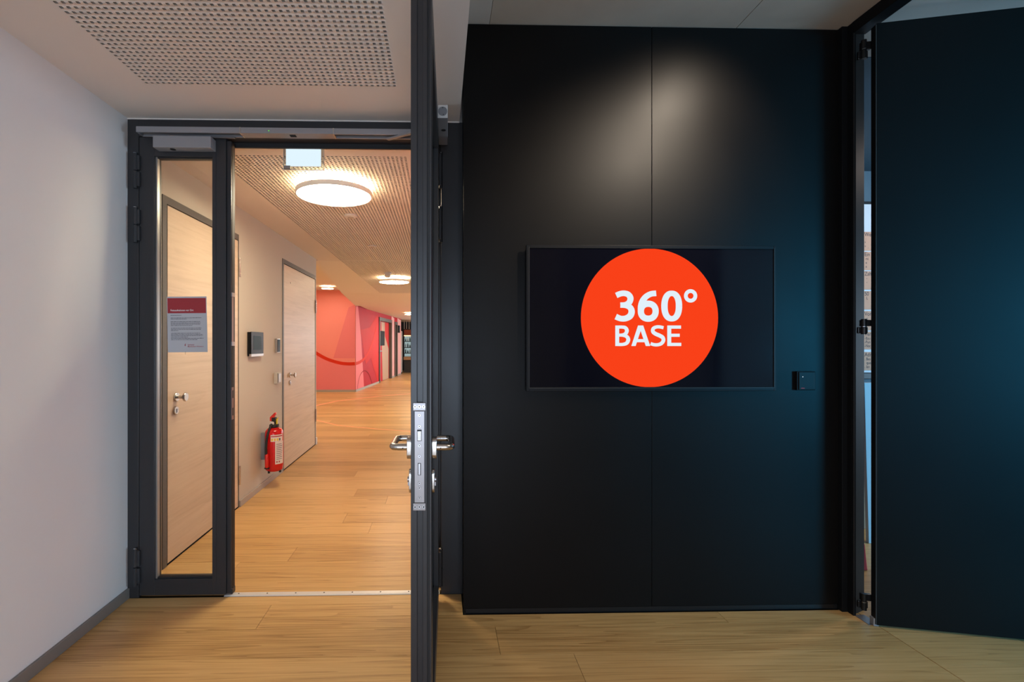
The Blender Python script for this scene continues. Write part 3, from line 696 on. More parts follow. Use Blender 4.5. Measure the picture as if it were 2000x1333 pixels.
# ------------------------------------------------------------------ fire extinguisher
ex = at(534, 870, X=WL+0.105); ez0 = at(534, 919, X=ex[0])[2]; ez1 = at(534, 834, X=ex[0])[2]
R = 0.079; ecx, ecy = WL+0.112, ex[1]; hb = ez1-ez0
o = thing('fire_extinguisher', (ecx, ecy, ez0), 'red fire extinguisher hanging on the corridor wall above the baseboard', 'extinguisher')
prof = [(0.0, 0.004), (R*0.72, 0.0), (R*0.93, 0.012), (R, 0.035), (R, hb*0.84), (R*0.96, hb*0.90), (R*0.80, hb*0.955), (R*0.45, hb*0.99), (R*0.30, hb), (0, hb)]
MB().lathe(prof, (ecx, ecy, ez0), seg=40).build('tank', 'extinguisher_red', o, smooth=True)
MB().lathe([(0.038, 0), (0.042, 0.004), (0.042, 0.024), (0.036, 0.028), (0.018, 0.030), (0.018, 0.05), (0, 0.05)], (ecx, ecy, ez0+hb-0.004), seg=24).build('collar', 'rubber_black', o, smooth=True)
zt = ez0+hb+0.04
MB().box(ecx-0.018, ecx+0.018, ecy-0.02, ecy+0.02, zt, zt+0.045).build('valve', 'rubber_black', o, bevel=0.004)
MB().prism([(ecx-0.035, zt+0.012), (ecx-0.018, zt+0.012), (ecx+0.020, zt+0.078), (ecx+0.016, zt+0.088), (ecx+0.006, zt+0.088), (ecx-0.035, zt+0.046)], ecy-0.014, ecy+0.014, 'y').build('lever', 'valve_red', o, bevel=0.003)
MB().box(ecx+0.019, ecx+0.032, ecy-0.008, ecy+0.004, zt-0.016, zt+0.03).build('safety_pin', 'pin_yellow', o, bevel=0.002)
MB().tube([(ecx+0.026, ecy-0.003, zt+0.03), (ecx+0.040, ecy-0.003, zt+0.042)], 0.004, 8).build('safety_pin', 'pin_yellow', o)
MB().lathe([(0.016, -0.008), (0.016, 0.008)], (ecx-0.008, ecy-0.028, zt-0.006), axis='-y', seg=16).build('gauge', 'label_white', o)
MB().lathe([(0.015, 0.0), (0.015, 0.008)], (ecx-0.008, ecy-0.024, zt-0.006), axis='-y', seg=16).build('gauge', 'brushed_steel', o)
hose = smooth_pts([(ecx-0.008, ecy-0.036, zt-0.010), (ecx-0.020, ecy-0.056, zt-0.045), (ecx-0.032, ecy-0.082, zt-0.11), (ecx-0.040, ecy-0.093, zt-0.20), (ecx-0.038, ecy-0.094, ez0+0.16)], 6)
MB().tube(hose, 0.0105, 12).build('hose', 'rubber_black', o, smooth=True)
MB().tube([(ecx-0.037, ecy-0.094, ez0+0.165), (ecx-0.034, ecy-0.094, ez0+0.155), (ecx-0.032, ecy-0.093, ez0+0.055), (ecx-0.030, ecy-0.093, ez0+0.045)], [0.012, 0.016, 0.017, 0.012], 14).build('nozzle', 'valve_red', o, smooth=True)
MB().box(ecx-0.052, ecx-0.014, ecy-0.098, ecy-0.070, ez0+0.035, ez0+0.047).build('nozzle_clip', 'rubber_black', o)
for aa in (-2.1, -0.2, 1.9):
    MB().tube([(ecx+0.058*math.cos(aa), ecy+0.058*math.sin(aa), ez0-0.014), (ecx+0.058*math.cos(aa), ecy+0.058*math.sin(aa), ez0+0.012)], 0.010, 10).build('foot', 'rubber_black', o)
def curved_label(a0, a1, z0, z1, m, name='label', rr=R+0.0008, parent=None):
    vs = []; n = 14
    for i in range(n+1):
        t = a0+(a1-a0)*i/n; vs += [(ecx+rr*math.cos(t), ecy+rr*math.sin(t), z0), (ecx+rr*math.cos(t), ecy+rr*math.sin(t), z1)]
    return MB().add(vs, [(2*i, 2*i+2, 2*i+3, 2*i+1) for i in range(n)]).build(name, m, parent or o)
zl = lambda py: at(534, py, X=ecx)[2]
lb = curved_label(-1.62, -0.2, zl(861), zl(848), 'label_white')
curved_label(-1.58, -0.25, zl(852), zl(850), 'print_red', 'stripe', R+0.0016, lb)
for i, tt in enumerate((-1.46, -1.17, -0.88, -0.62)):
    curved_label(tt-0.09, tt+0.09, zl(859.5), zl(855), 'pin_yellow' if i < 3 else 'print_dark', 'pictogram', R+0.0016, lb)
lb2 = curved_label(-1.14, -0.1, zl(905), zl(861.2), 'label_white')
for i in range(9): curved_label(-1.02, -0.35+0.06*((i*5) % 3), zl(867+i*3.6), zl(866+i*3.6), 'print_dark', 'text_line', R+0.0016, lb2)
for tt in (-0.95, -0.68): curved_label(tt-0.07, tt+0.07, zl(902), zl(899), 'print_red', 'pictogram', R+0.0016, lb2)
MB().box(WL+0.0005, ecx-R+0.002, ecy-0.02, ecy+0.02, ez0+0.10, ez0+0.34).build('wall_bracket', 'closer_grey', o)

# ------------------------------------------------------------------ glazed double door: fixed frame
XFL = at(272, 700, Y=FY0)[0]      # hinge side of the narrow leaf
XFR = -0.004                      # hinge side of the open leaf
ZL = at(272, 268, Y=FY0)[2]       # top of the leaves
fr = MB()
fr.box(WL, XFL-0.003, FY0, FY1, 0, ZC-0.003); fr.box(XFR+0.008, 0.117, FY0, FY1, 0, ZC-0.003)
fr.box(XFL-0.003, XFR+0.008, FY0, FY1, ZL+0.004, ZC-0.003)
fr.box(WL, XFL+0.012, FY1, FY1+0.022, 0, ZC-0.003); fr.box(XFR-0.012, 0.117, FY1, FY1+0.022, 0, ZC-0.003)
fr.box(XFL+0.012, XFR-0.012, FY1, FY1+0.022, at(600, 291.5, Y=FY1+0.02)[2], ZC-0.003)
fro = fr.build('trim_1', 'anthracite_paint', bevel=0.0015)
tag(fro, 'anthracite steel frame of the glazed double door', 'door frame', kind='structure')
sl = MB().box(XFL+0.03, XFR-0.03, FY1-0.004, FY1, ZL-0.022, ZL+0.003); sl.build('rebate_seal', 'dark_seal', fro)
tag(MB().box(WL+0.001, XS, FY0-0.004, FY0, ZC-0.006, ZC-0.0005).build('trim_2', 'ceiling_paint'), 'thin white sealant line between door frame and ceiling', 'trim', kind='structure')
tag(MB().box(WL, XB0_+0.005, FY1+0.0005, FY1+0.02, ZC-0.0025, ZB).build('wall_above_door', 'ceiling_paint'), 'strip of wall above the door frame', 'wall', kind='structure')
# aluminium threshold
th = MB().prism([(FY0+0.001, 0.0002), (FY0+0.030+0.010, 0.0002), (FY0+0.034, 0.005), (FY0+0.008, 0.005)], at(440, 1163, Z=0)[0], XFR, 'x').build('trim_3', 'aluminium_sill')
tag(th, 'pale metal threshold strip across the open doorway', 'threshold', kind='structure')
for i in range(8):
    xx = at(468+55*i, 1160, Z=0)[0]
    if xx < -0.03: MB().lathe([(0.004, 0), (0.004, 0.0012), (0, 0.0012)], (xx, FY0+0.021, 0.005), seg=10).build('screw', 'frame_taupe', th)
# grey guide rail along the frame head (two closer rails with the coordinator between)
RD = 0.060
xr0, xr1, xr2 = at(265.5, 255, Y=FY0-RD)[0], at(470, 258, Y=FY0-RD)[0], at(650, 258, Y=FY0-RD)[0]
rz1, rz0 = at(265, 246.5, Y=FY0-RD)[2], at(265, 257.8, Y=FY0-RD)[2]
rl = thing('guide_rail', (xr0, FY0, rz0), 'long grey door coordinator rail fixed along the frame head', 'rail')
def rail(x0, x1):
    m = MB(); y0, y1 = FY0-RD, FY0-0.0005
    m.box(x0, x1, y0, y0+0.005, rz0, rz1); m.box(x0, x1, y1-0.004, y1, rz0, rz1); m.box(x0, x1, y0+0.005, y1-0.004, rz1-0.004, rz1)
    m.box(x0, x1, y0+0.005, y0+0.010, rz0, rz0+0.004); m.box(x0, x1, y1-0.010, y1-0.004, rz0, rz0+0.004)
    m.box(x0, x0+0.004, y0+0.005, y1-0.004, rz0, rz1-0.004); m.box(x1-0.004, x1, y0+0.005, y1-0.004, rz0, rz1-0.004)
    return m.build('rail_section', 'closer_grey', rl, bevel=0.0008)
rail(xr0, xr1-0.001); rail(xr2+0.001, XFR)
MB().box(xr1, xr2, FY0-RD-0.0002, FY0-0.0005, rz0, rz1).build('rail_cover', 'closer_grey', rl, bevel=0.0008)
MB().box(xr1-0.006, xr1, FY0-RD-0.0006, FY0-0.001, rz0-0.0005, rz1+0.0006).build('joint_clip', 'bezel_silver', rl)
MB().box(xr2, xr2+0.006, FY0-RD-0.0006, FY0-0.001, rz0-0.0005, rz1+0.0006).build('joint_clip', 'bezel_silver', rl)
p = at(525, 255.5, Y=FY0-RD); MB().lathe([(0.003, 0), (0.003, 0.001), (0, 0.001)], (p[0], FY0-RD-0.0002, p[2]), axis='-y', seg=10).build('indicator', 'led_green', rl)
MB().box(xr1+0.24, xr1+0.27, FY0-0.045, FY0-0.02, rz0-0.002, rz0).build('sensor', 'dark_plastic', rl)

# ------------------------------------------------------------------ leaves of the double door
T = 0.060
def leaf_frame(mb, w, z0, z1, ox0, ox1, oz0, oz1, y0, y1):
    """ring with opening; x from 0 to w"""
    mb.box(0, ox0, y0, y1, z0, z1); mb.box(ox1, w, y0, y1, z0, z1); mb.box(ox0, ox1, y0, y1, z0, oz0); mb.box(ox0, ox1, y0, y1, oz1, z1)
def beads(parent, ox0, ox1, oz0, oz1, y0, y1, bw, m):
    MB().box(ox0, ox0+bw, y0, y1, oz0, oz1).build('glazing_bead', m, parent, local=True)
    MB().box(ox1-bw, ox1, y0, y1, oz0, oz1).build('glazing_bead', m, parent, local=True)
    MB().box(ox0+bw, ox1-bw, y0, y1, oz0, oz0+bw).build('glazing_bead', m, parent, local=True)
    MB().box(ox0+bw, ox1-bw, y0, y1, oz1-bw, oz1).build('glazing_bead', m, parent, local=True)
def hinge(parent, x, y, z, up=0.18):
    h = MB(); h.tube([(x, y, z), (x, y, z+up*0.49)], 0.0095, 14); h.tube([(x, y, z+up*0.51), (x, y, z+up)], 0.0095, 14)
    ho = h.build('hinge', 'anthracite_paint', parent, local=True, smooth=True)
    MB().box(x+0.008, x+0.022, y-0.004, y+0.011, z+0.01, z+up*0.47).build('hinge_lug', 'anthracite_paint', ho, local=True, bevel=0.002)
    MB().box(x+0.008, x+0.022, y-0.004, y+0.011, z+up*0.53, z+up-0.01).build('hinge_lug', 'anthracite_paint', ho, local=True, bevel=0.002)
    MB().lathe([(0.0098, 0), (0.0098, 0.003), (0.006, 0.006), (0, 0.006)], (x, y, z+up), seg=14).build('hinge_cap', 'screw_steel', ho, local=True, smooth=True)
def closer(parent, x0, x1, y0, z0, z1, depth):
    """closer body on the room side (negative local y is outwards)"""
    c = MB().prism([(x0, y0-0.0005), (x0, y0-depth), (x1, y0-depth), (x1, y0-0.0005)][::1], z0, z1).build('door_closer', 'closer_grey', parent, local=True, bevel=0.003)
    MB().lathe([(0.014, 0), (0.014, 0.001), (0, 0.001)], (x0+(x1-x0)*0.30, y0-depth*0.55, z0-0.001), seg=20).build('valve_hole', 'dark_seal', c, local=True)
    return c

# narrow leaf, closed (door_2): local x from its hinge, y = 0 on the room face, positive y into the frame
wn = at(449.5, 700, Y=FY0)[0]-XFL
n2 = thing('door_2', (XFL, FY0, 0), 'narrow closed glass leaf with paper notice, left half of the double door', 'door', kind='structure', local=True)
lx = lambda px: at(px, 700, Y=FY0)[0]-XFL
lz = lambda py: at(360, py, Y=FY0)[2]
o0, o1, q0, q1 = lx(302), lx(414.5), lz(1132), lz(306)
m = MB(); leaf_frame(m, lx(441), 0.012, ZL, o0, o1, q0, q1, 0.0, T)
m.box(lx(441), wn, 0.012, T-0.002, 0.012, ZL-0.01)
m.build('leaf_frame', 'anthracite_paint', n2, local=True, bevel=0.0015)
bd = 0.020
for nm, args in (('l', (o0-bd, o0-0.001, q0-bd, q1+bd)), ('r', (o1+0.001, o1+bd, q0-bd, q1+bd)), ('b', (o0-0.001, o1+0.001, q0-bd, q0-0.001)), ('t', (o0-0.001, o1+0.001, q1+0.001, q1+bd))):
    MB().box(args[0], args[1], -0.002, 0.0, args[2], args[3]).build('glazing_bead', 'anthracite_paint', n2, local=True, bevel=0.0006)
MB().box(o0, o1, 0.030, 0.036, q0, q1).build('glass_pane', 'clear_glass', n2, local=True)
MB().box(o0, o0+0.008, 0.010, 0.030, q0, q1).build('gasket', 'bezel_silver', n2, local=True); MB().box(o1-0.004, o1, 0.020, 0.030, q0, q1).build('gasket', 'dark_seal', n2, local=True)
MB().box(o0+0.008, o1-0.004, 0.012, 0.030, q1-0.006, q1).build('gasket', 'dark_seal', n2, local=True); MB().box(o0+0.008, o1-0.004, 0.012, 0.030, q0, q0+0.006).build('gasket', 'dark_seal', n2, local=True)
MB().box(wn, wn+0.0015, 0.022, 0.052, 0.012, ZL-0.012).build('edge_seal', 'dark_seal', n2, local=True)
for ya, yb in ((370, 302), (475, 407), (1142, 1070)):
    hinge(n2, -0.0135, -0.010, lz(ya), lz(yb)-lz(ya))
ex_ = lambda py: at(451, py, Y=FY0+0.02)[2]
s1 = MB().box(wn+0.0015, wn+0.004, 0.012, 0.034, ex_(676), ex_(572)).build('strike_plate', 'bronze_strike', n2, local=True, bevel=0.0008)
for pa, pb in ((580, 572), (676, 668)): MB().box(wn+0.0015, wn+0.007, 0.008, 0.040, ex_(pa), ex_(pb)).build('plate_end', 'faceplate_steel', s1, local=True, bevel=0.001)
s2 = MB().box(wn+0.0015, wn+0.004, 0.010, 0.036, ex_(820), ex_(757)).build('strike_plate', 'bronze_strike', n2, local=True, bevel=0.0008)
for pa, pb in ((778, 763), (812, 797)): MB().box(wn+0.004, wn+0.0045, 0.016, 0.030, ex_(pa), ex_(pb)).build('latch_slot', 'dark_seal', s2, local=True)
MB().box(wn-0.004, wn+0.006, 0.014, 0.050, 0.006, 0.034).build('edge_bolt', 'anthracite_paint', n2, local=True, bevel=0.002)
czt = at(350, 265, Y=FY0-0.058)[2]; czb = lz(297)
lc = lambda px: at(px, 280, Y=FY0-0.058)[0]-XFL
cb = closer(n2, lc(298), lc(411.5), 0.0, czb, czt, 0.058)
armz = (rz0+ZL)/2-0.002
MB().prism([(lx(333), -0.035), (lx(340), -0.040), (lx(462), -0.022), (lx(462), -0.008), (lx(340), -0.020)], rz0-0.010, rz0-0.003).build('closer_arm', 'faceplate_steel', cb, local=True, bevel=0.001)
MB().tube([(lx(337), -0.030, czt), (lx(337), -0.030, rz0-0.004)], 0.009, 12).build('arm_spindle', 'closer_grey', cb, local=True)
# notice taped on the glass
pc = at(365.5, 634, Y=FY0+0.028)
nt_ = thing('paper_notice', (pc[0], FY0+0.0295, pc[2]), 'white paper notice with red header taped on the narrow glass leaf', 'notice')
th_ = math.radians(1.2)
pw, ph = 0.205, 0.291
def np_(u, v, d): return (u*math.cos(th_)-v*math.sin(th_)*-1, -d, -u*math.sin(th_)*0.3+v*math.cos(th_))
def nrect(mb, u0, u1, v0, v1, d): return mb.add([np_(u0, v0, d), np_(u1, v0, d), np_(u1, v1, d), np_(u0, v1, d)], [(0, 1, 2, 3)])
def np2(u, v, d): return (u-v*math.sin(th_), -d, v+u*math.sin(th_)*0.4)
np_ = np2
sheet = MB(); sheet.add([np_(u, v, d) for d in (0.0002, 0.0006) for u, v in ((-pw/2, -ph/2), (pw/2, -ph/2), (pw/2, ph/2), (-pw/2, ph/2))],
    [(3,2,1,0),(4,5,6,7),(0,1,5,4),(1,2,6,5),(2,3,7,6),(3,0,4,7)])
so = sheet.build('sheet', 'paper_white', nt_, local=True)
nrect(MB(), -pw/2+0.003, pw/2-0.004, ph/2-0.087, ph/2-0.008, 0.0009).build('red_header', 'print_red', so, local=True)
t = MB(); text(t, 'Fotoaufnahmen vor Ort', lambda u, v, d: np_(-pw/2+0.018+u, ph/2-0.076+v, 0.0013), 0.0132, 0.018, sx=0.92); t.build('headline', 'print_white', so, local=True)
lines = [(0.35, 0), (1.0, 2), (0.52, 3), (0.97, 5), (0.97, 6), (0.97, 7), (0.70, 8), (1.0, 10), (0.98, 11), (0.24, 12), (0.96, 14), (1.04, 15), (1.04, 16), (0.55, 17), (1.06, 18), (0.86, 19)]
t = MB(); rr = random.Random(3)
for wfrac, k in lines:
    u = -pw/2+0.018; end = u+0.158*wfrac; v = ph/2-0.099-k*0.0067
    while u < end:
        w = rr.uniform(0.005, 0.016); nrect(t, u, min(u+w, end), v, v+0.0022+rr.uniform(0, 0.0006), 0.0010); u += w+0.0018
t.build('body_text', 'print_dark', so, local=True)
t = MB(); text(t, 'Sparkasse', lambda u, v, d: np_(0.0+u, -ph/2+0.036+v, 0.0012), 0.0088, 0.008); text(t, 'Mainfranken W\u00fcrzburg', lambda u, v, d: np_(0.0+u, -ph/2+0.027+v, 0.0012), 0.0088, 0.008)
t.build('red_lettering', 'print_red', so, local=True)
t = MB(); text(t, 'S', lambda u, v, d: np_(-0.0155+u, -ph/2+0.033+v, 0.0012), 0.0120, 0.05); 
t.add([np_(-0.0110+0.0017*math.cos(a_*PI/5), -ph/2+0.0435+0.0017*math.sin(a_*PI/5), 0.0012) for a_ in range(10)], [tuple(range(10))]); t.build('red_emblem', 'print_red', so, local=True)
nrect(MB(), -0.013, -0.012, -ph/2-0.012, -ph/2+0.004, 0.0013).build('tape_mark', 'print_dark', so, local=True)

# open leaf (door_1): local x from hinge to lock edge, y = 0 is the room face (faces right now), negative y is thickness
hpR = at(857, 700, Y=2.43); lpR = at(843, 900, Y=1.382)
dxl, dyl = lpR[0]-hpR[0], lpR[1]-hpR[1]; WM = math.hypot(dxl, dyl)+0.005
n1 = thing('door_1', (hpR[0], hpR[1], 0), 'tall anthracite glazed door leaf standing open edge-on in the doorway', 'door', kind='structure', rz=math.atan2(dyl, dxl), local=True)
m = MB(); E = 0.009
leaf_frame(m, WM-E, 0.012, ZL, 0.098, WM-0.098, 0.118, ZL-0.10, -T, 0.0)
m.box(WM-E, WM, -T, -0.0415, 0.012, ZL); m.box(WM-E, WM, -0.0255, -0.0125, 0.012, ZL); m.box(WM-E, WM, -0.0065, 0.0, 0.012, ZL)
m.build('leaf_frame', 'anthracite_paint', n1, local=True, bevel=0.0012)
MB().box(WM-E+0.0005, WM-0.003, -0.0125, -0.0065, 0.012, ZL).build('edge_seal', 'dark_seal', n1, local=True)
gx0, gx1, gz0, gz1 = 0.098, WM-0.098, 0.118, ZL-0.10
beads(n1, gx0, gx1, gz0, gz1, -0.022, -0.001, 0.014, 'anthracite_paint')
beads(n1, gx0, gx1, gz0, gz1, -T+0.001, -0.036, 0.014, 'anthracite_paint')
MB().box(gx0, gx1, -0.034, -0.026, gz0, gz1).build('glass_pane', 'clear_glass', n1, local=True)
# lock on the edge
YE = lpR[1]
ez = lambda py: at(820, py, Y=YE)[2]
fp = MB().box(WM, WM+0.0025, -0.049, -0.0205, ez(981), ez(803)).build('lock_faceplate', 'faceplate_steel', n1, local=True, bevel=0.0006)
for pa, pb in ((802, 786.5), (996, 981.5)):
    e = MB().box(WM, WM+0.005, -0.0535, -0.0165, ez(pa), ez(pb)).build('plate_end', 'faceplate_steel', n1, local=True, bevel=0.0012)
    zc = (ez(pa)+ez(pb))/2
    for yy_ in (-0.0475, -0.035, -0.0225):
        MB().lathe([(0.0046, 0), (0.0046, 0.0008), (0.0028, 0.0008), (0.0028, 0.0002), (0, 0.0002)], (WM+0.005, yy_, zc), axis='x', seg=14).build('screw', 'dark_seal' if False else 'screw_steel', e, local=True)
        MB().box(WM+0.0056, WM+0.0062, yy_-0.0016, yy_+0.0016, zc-0.0016, zc+0.0016).build('screw_socket', 'dark_seal', e, local=True)
for py in (811, 832.5, 870, 890.5, 943, 952, 971.5):
    MB().lathe([(0.0045, 0), (0.004, 0.0012), (0.0018, 0.0012), (0.0015, 0.0004), (0, 0.0004)], (WM+0.0025, -0.035, ez(py)), axis='x', seg=14).build('screw', 'screw_steel', fp, local=True)
    MB().box(WM+0.003, WM+0.0033, -0.0363, -0.0337, ez(py)-0.0012, ez(py)+0.0012).build('screw_socket', 'dark_seal', fp, local=True)
MB().box(WM+0.0025, WM+0.0032, -0.0415, -0.0285, ez(861), ez(839)).build('latch_recess', 'dark_seal', fp, local=True)
MB().prism([(WM+0.0032, -0.0400), (WM+0.0050, -0.0400), (WM+0.0035, -0.0300), (WM+0.0032, -0.0300)][::-1], ez(860), ez(842)).build('latch', 'brushed_steel', fp, local=True)
MB().box(WM+0.0025, WM+0.0032, -0.0395, -0.0305, ez(927.5), ez(904)).build('bolt_recess', 'dark_seal', fp, local=True)
MB().box(WM+0.0032, WM+0.0042, -0.0375, -0.0325, ez(926.5), ez(905)).build('dead_bolt', 'screw_steel', fp, local=True)
# lever handles, escutcheons
hx = WM-0.040; hz = at(780, 873, Y=YE+0.04)[2]
def lever(sign, y0):
    s = sign
    ro = MB()
    za, zb = at(798, 896, Y=YE+0.04)[2], at(798, 853, Y=YE+0.04)[2]; zc, hh, rr_ = (za+zb)/2, (zb-za)/2, 0.016
    poly = [(hx+rr_*math.cos(t_), zc+(hh-rr_)+rr_*math.sin(t_)) for t_ in np.linspace(0, PI, 10)]+[(hx+rr_*math.cos(t_), zc-(hh-rr_)+rr_*math.sin(t_)) for t_ in np.linspace(PI, 2*PI, 10)]
    ro.prism(poly, min(y0, y0+s*0.014), max(y0, y0+s*0.014), 'y')
    ho = ro.build('door_handle', 'brushed_steel', n1, local=True, bevel=0.0015, smooth=True)
    MB().tube([(hx, y0+s*0.014, hz), (hx, y0+s*0.042, hz)], 0.0105, 18).build('handle_neck', 'brushed_steel', ho, local=True, smooth=True)
    g = []
    yo = y0+s*0.058
    g = [(hx, y0+s*0.036, hz), (hx, y0+s*0.048, hz), (hx-0.003, y0+s*0.0545, hz), (hx-0.010, yo, hz), (hx-0.03, yo, hz), (hx-0.112, yo, hz), (hx-0.122, yo-s*0.0015, hz), (hx-0.1285, yo-s*0.008, hz), (hx-0.130, yo-s*0.018, hz), (hx-0.130, y0+s*0.012, hz)]
    MB().tube(g, 0.0100, 16).build('lever_grip', 'brushed_steel', ho, local=True, smooth=True)
    MB().lathe([(0.002, 0), (0.002, 0.0006), (0, 0.0006)], (hx+0.0104, y0+s*0.026, hz-0.001), axis='x', seg=8).build('grub_screw', 'dark_seal', ho, local=True)
    za, zb = at(798, 962, Y=YE+0.04)[2], at(798, 915, Y=YE+0.04)[2]; zc, hh = (za+zb)/2, (zb-za)/2
    poly = [(hx+rr_*math.cos(t_), zc+(hh-rr_)+rr_*math.sin(t_)) for t_ in np.linspace(0, PI, 10)]+[(hx+rr_*math.cos(t_), zc-(hh-rr_)+rr_*math.sin(t_)) for t_ in np.linspace(PI, 2*PI, 10)]
    eo = MB().prism(poly, min(y0, y0+s*0.0075), max(y0, y0+s*0.0075), 'y').build('key_escutcheon', 'brushed_steel', n1, local=True, bevel=0.0012, smooth=True)
    MB().tube([(hx, y0+s*0.0075, zc+0.004), (hx, y0+s*0.0125, zc+0.004)], 0.0085, 16).build('key_cylinder', 'faceplate_steel', eo, local=True)
    MB().box(hx-0.005, hx+0.005, y0+s*0.0075, y0+s*0.0115, zc-0.014, zc+0.004).build('key_cylinder', 'faceplate_steel', eo, local=True)
lever(1, 0.0); lever(-1, -T)
for ya, yb in ((370, 302), (475, 407), (1142, 1070)):
    za, zb = lz(ya), lz(yb); x, yq = -0.012, 0.010; up = zb-za
    h = MB(); h.tube([(x, yq, za), (x, yq, za+up*0.49)], 0.0095, 14); h.tube([(x, yq, za+up*0.51), (x, yq, zb)], 0.0095, 14)
    ho = h.build('hinge', 'anthracite_paint', n1, local=True, smooth=True)
    MB().box(x+0.008, x+0.022, yq-0.0095, yq+0.004, za+0.01, zb-0.01).build('hinge_lug', 'anthracite_paint', ho, local=True, bevel=0.002)
    MB().lathe([(0.0098, 0), (0.0098, 0.003), (0.006, 0.006), (0, 0.006)], (x, yq, zb), seg=14).build('hinge_cap', 'screw_steel', ho, local=True, smooth=True)
# closer body of the open leaf: end cap towards the camera
Ycl = 2.13
cz0, cz1 = at(862, 231, Y=Ycl)[2], at(862, 205.5, Y=Ycl)[2]
cxa, cxb = hpR[1]-Ycl-0.29, hpR[1]-Ycl
c = MB().box(cxa, cxb, 0.0005, 0.046, cz0, cz1).build('door_closer', 'closer_grey', n1, local=True, bevel=0.002)
MB().box(cxb, cxb+0.003, 0.001, 0.0455, cz0+0.0005, cz1-0.0005).build('end_cap', 'white_plastic', c, local=True, bevel=0.001)
zc = (cz0+cz1)/2
MB().lathe([(0.0205, 0), (0.0205, 0.0012), (0.0195, 0.0012), (0.0195, 0.0004), (0, 0.0004)], (cxb+0.003, 0.0235, zc), axis='x', seg=32).build('cap_ring', 'closer_grey', c, local=True)
for dz in (0.016, -0.014): MB().lathe([(0.0022, 0), (0.0022, 0.0008), (0, 0.0008)], (cxb+0.003, 0.0235+0.003*(dz < 0), zc+dz), axis='x', seg=10).build('screw', 'dark_seal', c, local=True)
MB().lathe([(0.011, 0), (0.011, 0.0008), (0, 0.0008)], (cxb-0.12, 0.026, cz0-0.0008), seg=20).build('valve_hole', 'dark_seal', c, local=True)
pA = at(757, 273, Y=FY0-0.02)
from mathutils import Vector, Matrix
inv = (Matrix.Translation(n1.location) @ Matrix.Rotation(n1.rotation_euler.z, 4, 'Z')).inverted()
la = inv @ Vector((pA[0], FY0-0.02, rz0-0.004)); lb_ = Vector((cxa+0.12, 0.024, rz0-0.006))
dv = (lb_-la); dv.z = 0; dv.normalize(); nv = Vector((-dv.y, dv.x, 0))*0.010
vs = []
for zz in (rz0-0.012, rz0-0.003):
    for q in (la+nv, lb_+nv, lb_-nv, la-nv): vs.append((q.x, q.y, zz))
MB().add(vs, [(0,1,2,3),(7,6,5,4),(4,5,1,0),(5,6,2,1),(6,7,3,2),(7,4,0,3)]).build('closer_arm', 'closer_grey', c, local=True, bevel=0.002)

# ------------------------------------------------------------------ black panel wall
XB0, XB1 = 0.112, at(1637, 700, Y=BY)[0]; XM = at(1273, 600, Y=BY)[0]
ZP = 0.028
bw = MB(); bw.box(XB0+0.006, WR+0.08, BY+0.02, FY1+0.065, 0, ZB-0.001)
bwo = bw.build('wall_back', 'black_metal'); tag(bwo, 'matt black panelled wall behind the screen', 'wall', kind='structure')
MB().box(XB0, XM-0.0012, BY, BY+0.019, ZP, ZB-0.004).build('wall_panel_board', 'black_panel', bwo, bevel=0.001)
MB().box(XM+0.0012, XB1, BY, BY+0.019, ZP, ZB-0.004).build('wall_panel_board', 'black_panel', bwo, bevel=0.001)
tag(MB().box(XB0+0.010, XB1, BY+0.006, BY+0.0195, 0, ZP-0.004).build('baseboard_back', 'black_metal'), 'recessed black plinth under the black panel wall', 'baseboard', kind='structure')

# ------------------------------------------------------------------ wall screen
TY = BY-0.042
tx0, tx1 = at(1028, 600, Y=TY)[0], at(1515.5, 600, Y=TY)[0]; tz1, tz0 = at(1270, 479.5, Y=TY)[2], at(1270, 764.5, Y=TY)[2]
tv = thing('wall_screen', ((tx0+tx1)/2, BY, tz0), 'large flat screen showing an orange circle on the black wall', 'screen')
MB().box(tx0+0.01, tx1-0.01, TY+0.006, BY-0.0005, tz0+0.01, tz1-0.01).build('housing', 'bezel_black', tv, bevel=0.004)
ix0, ix1 = at(1034.5, 600, Y=TY)[0], at(1511.5, 600, Y=TY)[0]; iz1, iz0 = at(1270, 486.0, Y=TY)[2], at(1270, 756.5, Y=TY)[2]
bz = MB(); y0, y1 = TY, TY+0.012
bz.box(tx0, ix0, y0, y1, tz0, tz1); bz.box(ix1, tx1, y0, y1, tz0, tz1); bz.box(ix0, ix1, y0, y1, tz0, iz0); bz.box(ix0, ix1, y0, y1, iz1, tz1)
bz.build('bezel', 'bezel_black', tv, bevel=0.0015)
tr = MB(); w = 0.0025
tr.box(ix0-0.004, ix0-0.004+w, TY-0.0006, TY, iz0-0.006, iz1+0.006); tr.box(ix1+0.002, ix1+0.002+w, TY-0.0006, TY, iz0-0.006, iz1+0.006)
tr.box(ix0-0.004, ix1+0.004, TY-0.0006, TY, iz0-0.006, iz0-0.006+w)
tr.build('bezel_trim', 'edge_brown', tv)
scr = MB().box(ix0, ix1, TY+0.004, TY+0.008, iz0, iz1).build('display', 'screen_black', tv)
SYF = TY+0.0038
cc = at(1269, 621.3, Y=SYF); rc = (at(1403, 621, Y=SYF)[0]-at(1135, 621, Y=SYF)[0])/2
n = 96
MB().add([(cc[0]+rc*math.cos(2*PI*i/n), SYF, cc[2]+rc*math.sin(2*PI*i/n)) for i in range(n)], [tuple(range(n))]).build('orange_disc', 'screen_orange', scr)
P2 = lambda px, py: at(px, py, Y=SYF)
def superell(cx_, cy_, rx, ry, n=48, p=2.3, a0=0.0, a1=2*PI):
    out = []
    for i in range(n+1):
        t_ = a0+(a1-a0)*i/n; c_, s_ = math.cos(t_), math.sin(t_)
        out.append((cx_+rx*math.copysign(abs(c_)**(2/p), c_), cy_+ry*math.copysign(abs(s_)**(2/p), s_)))
    return out
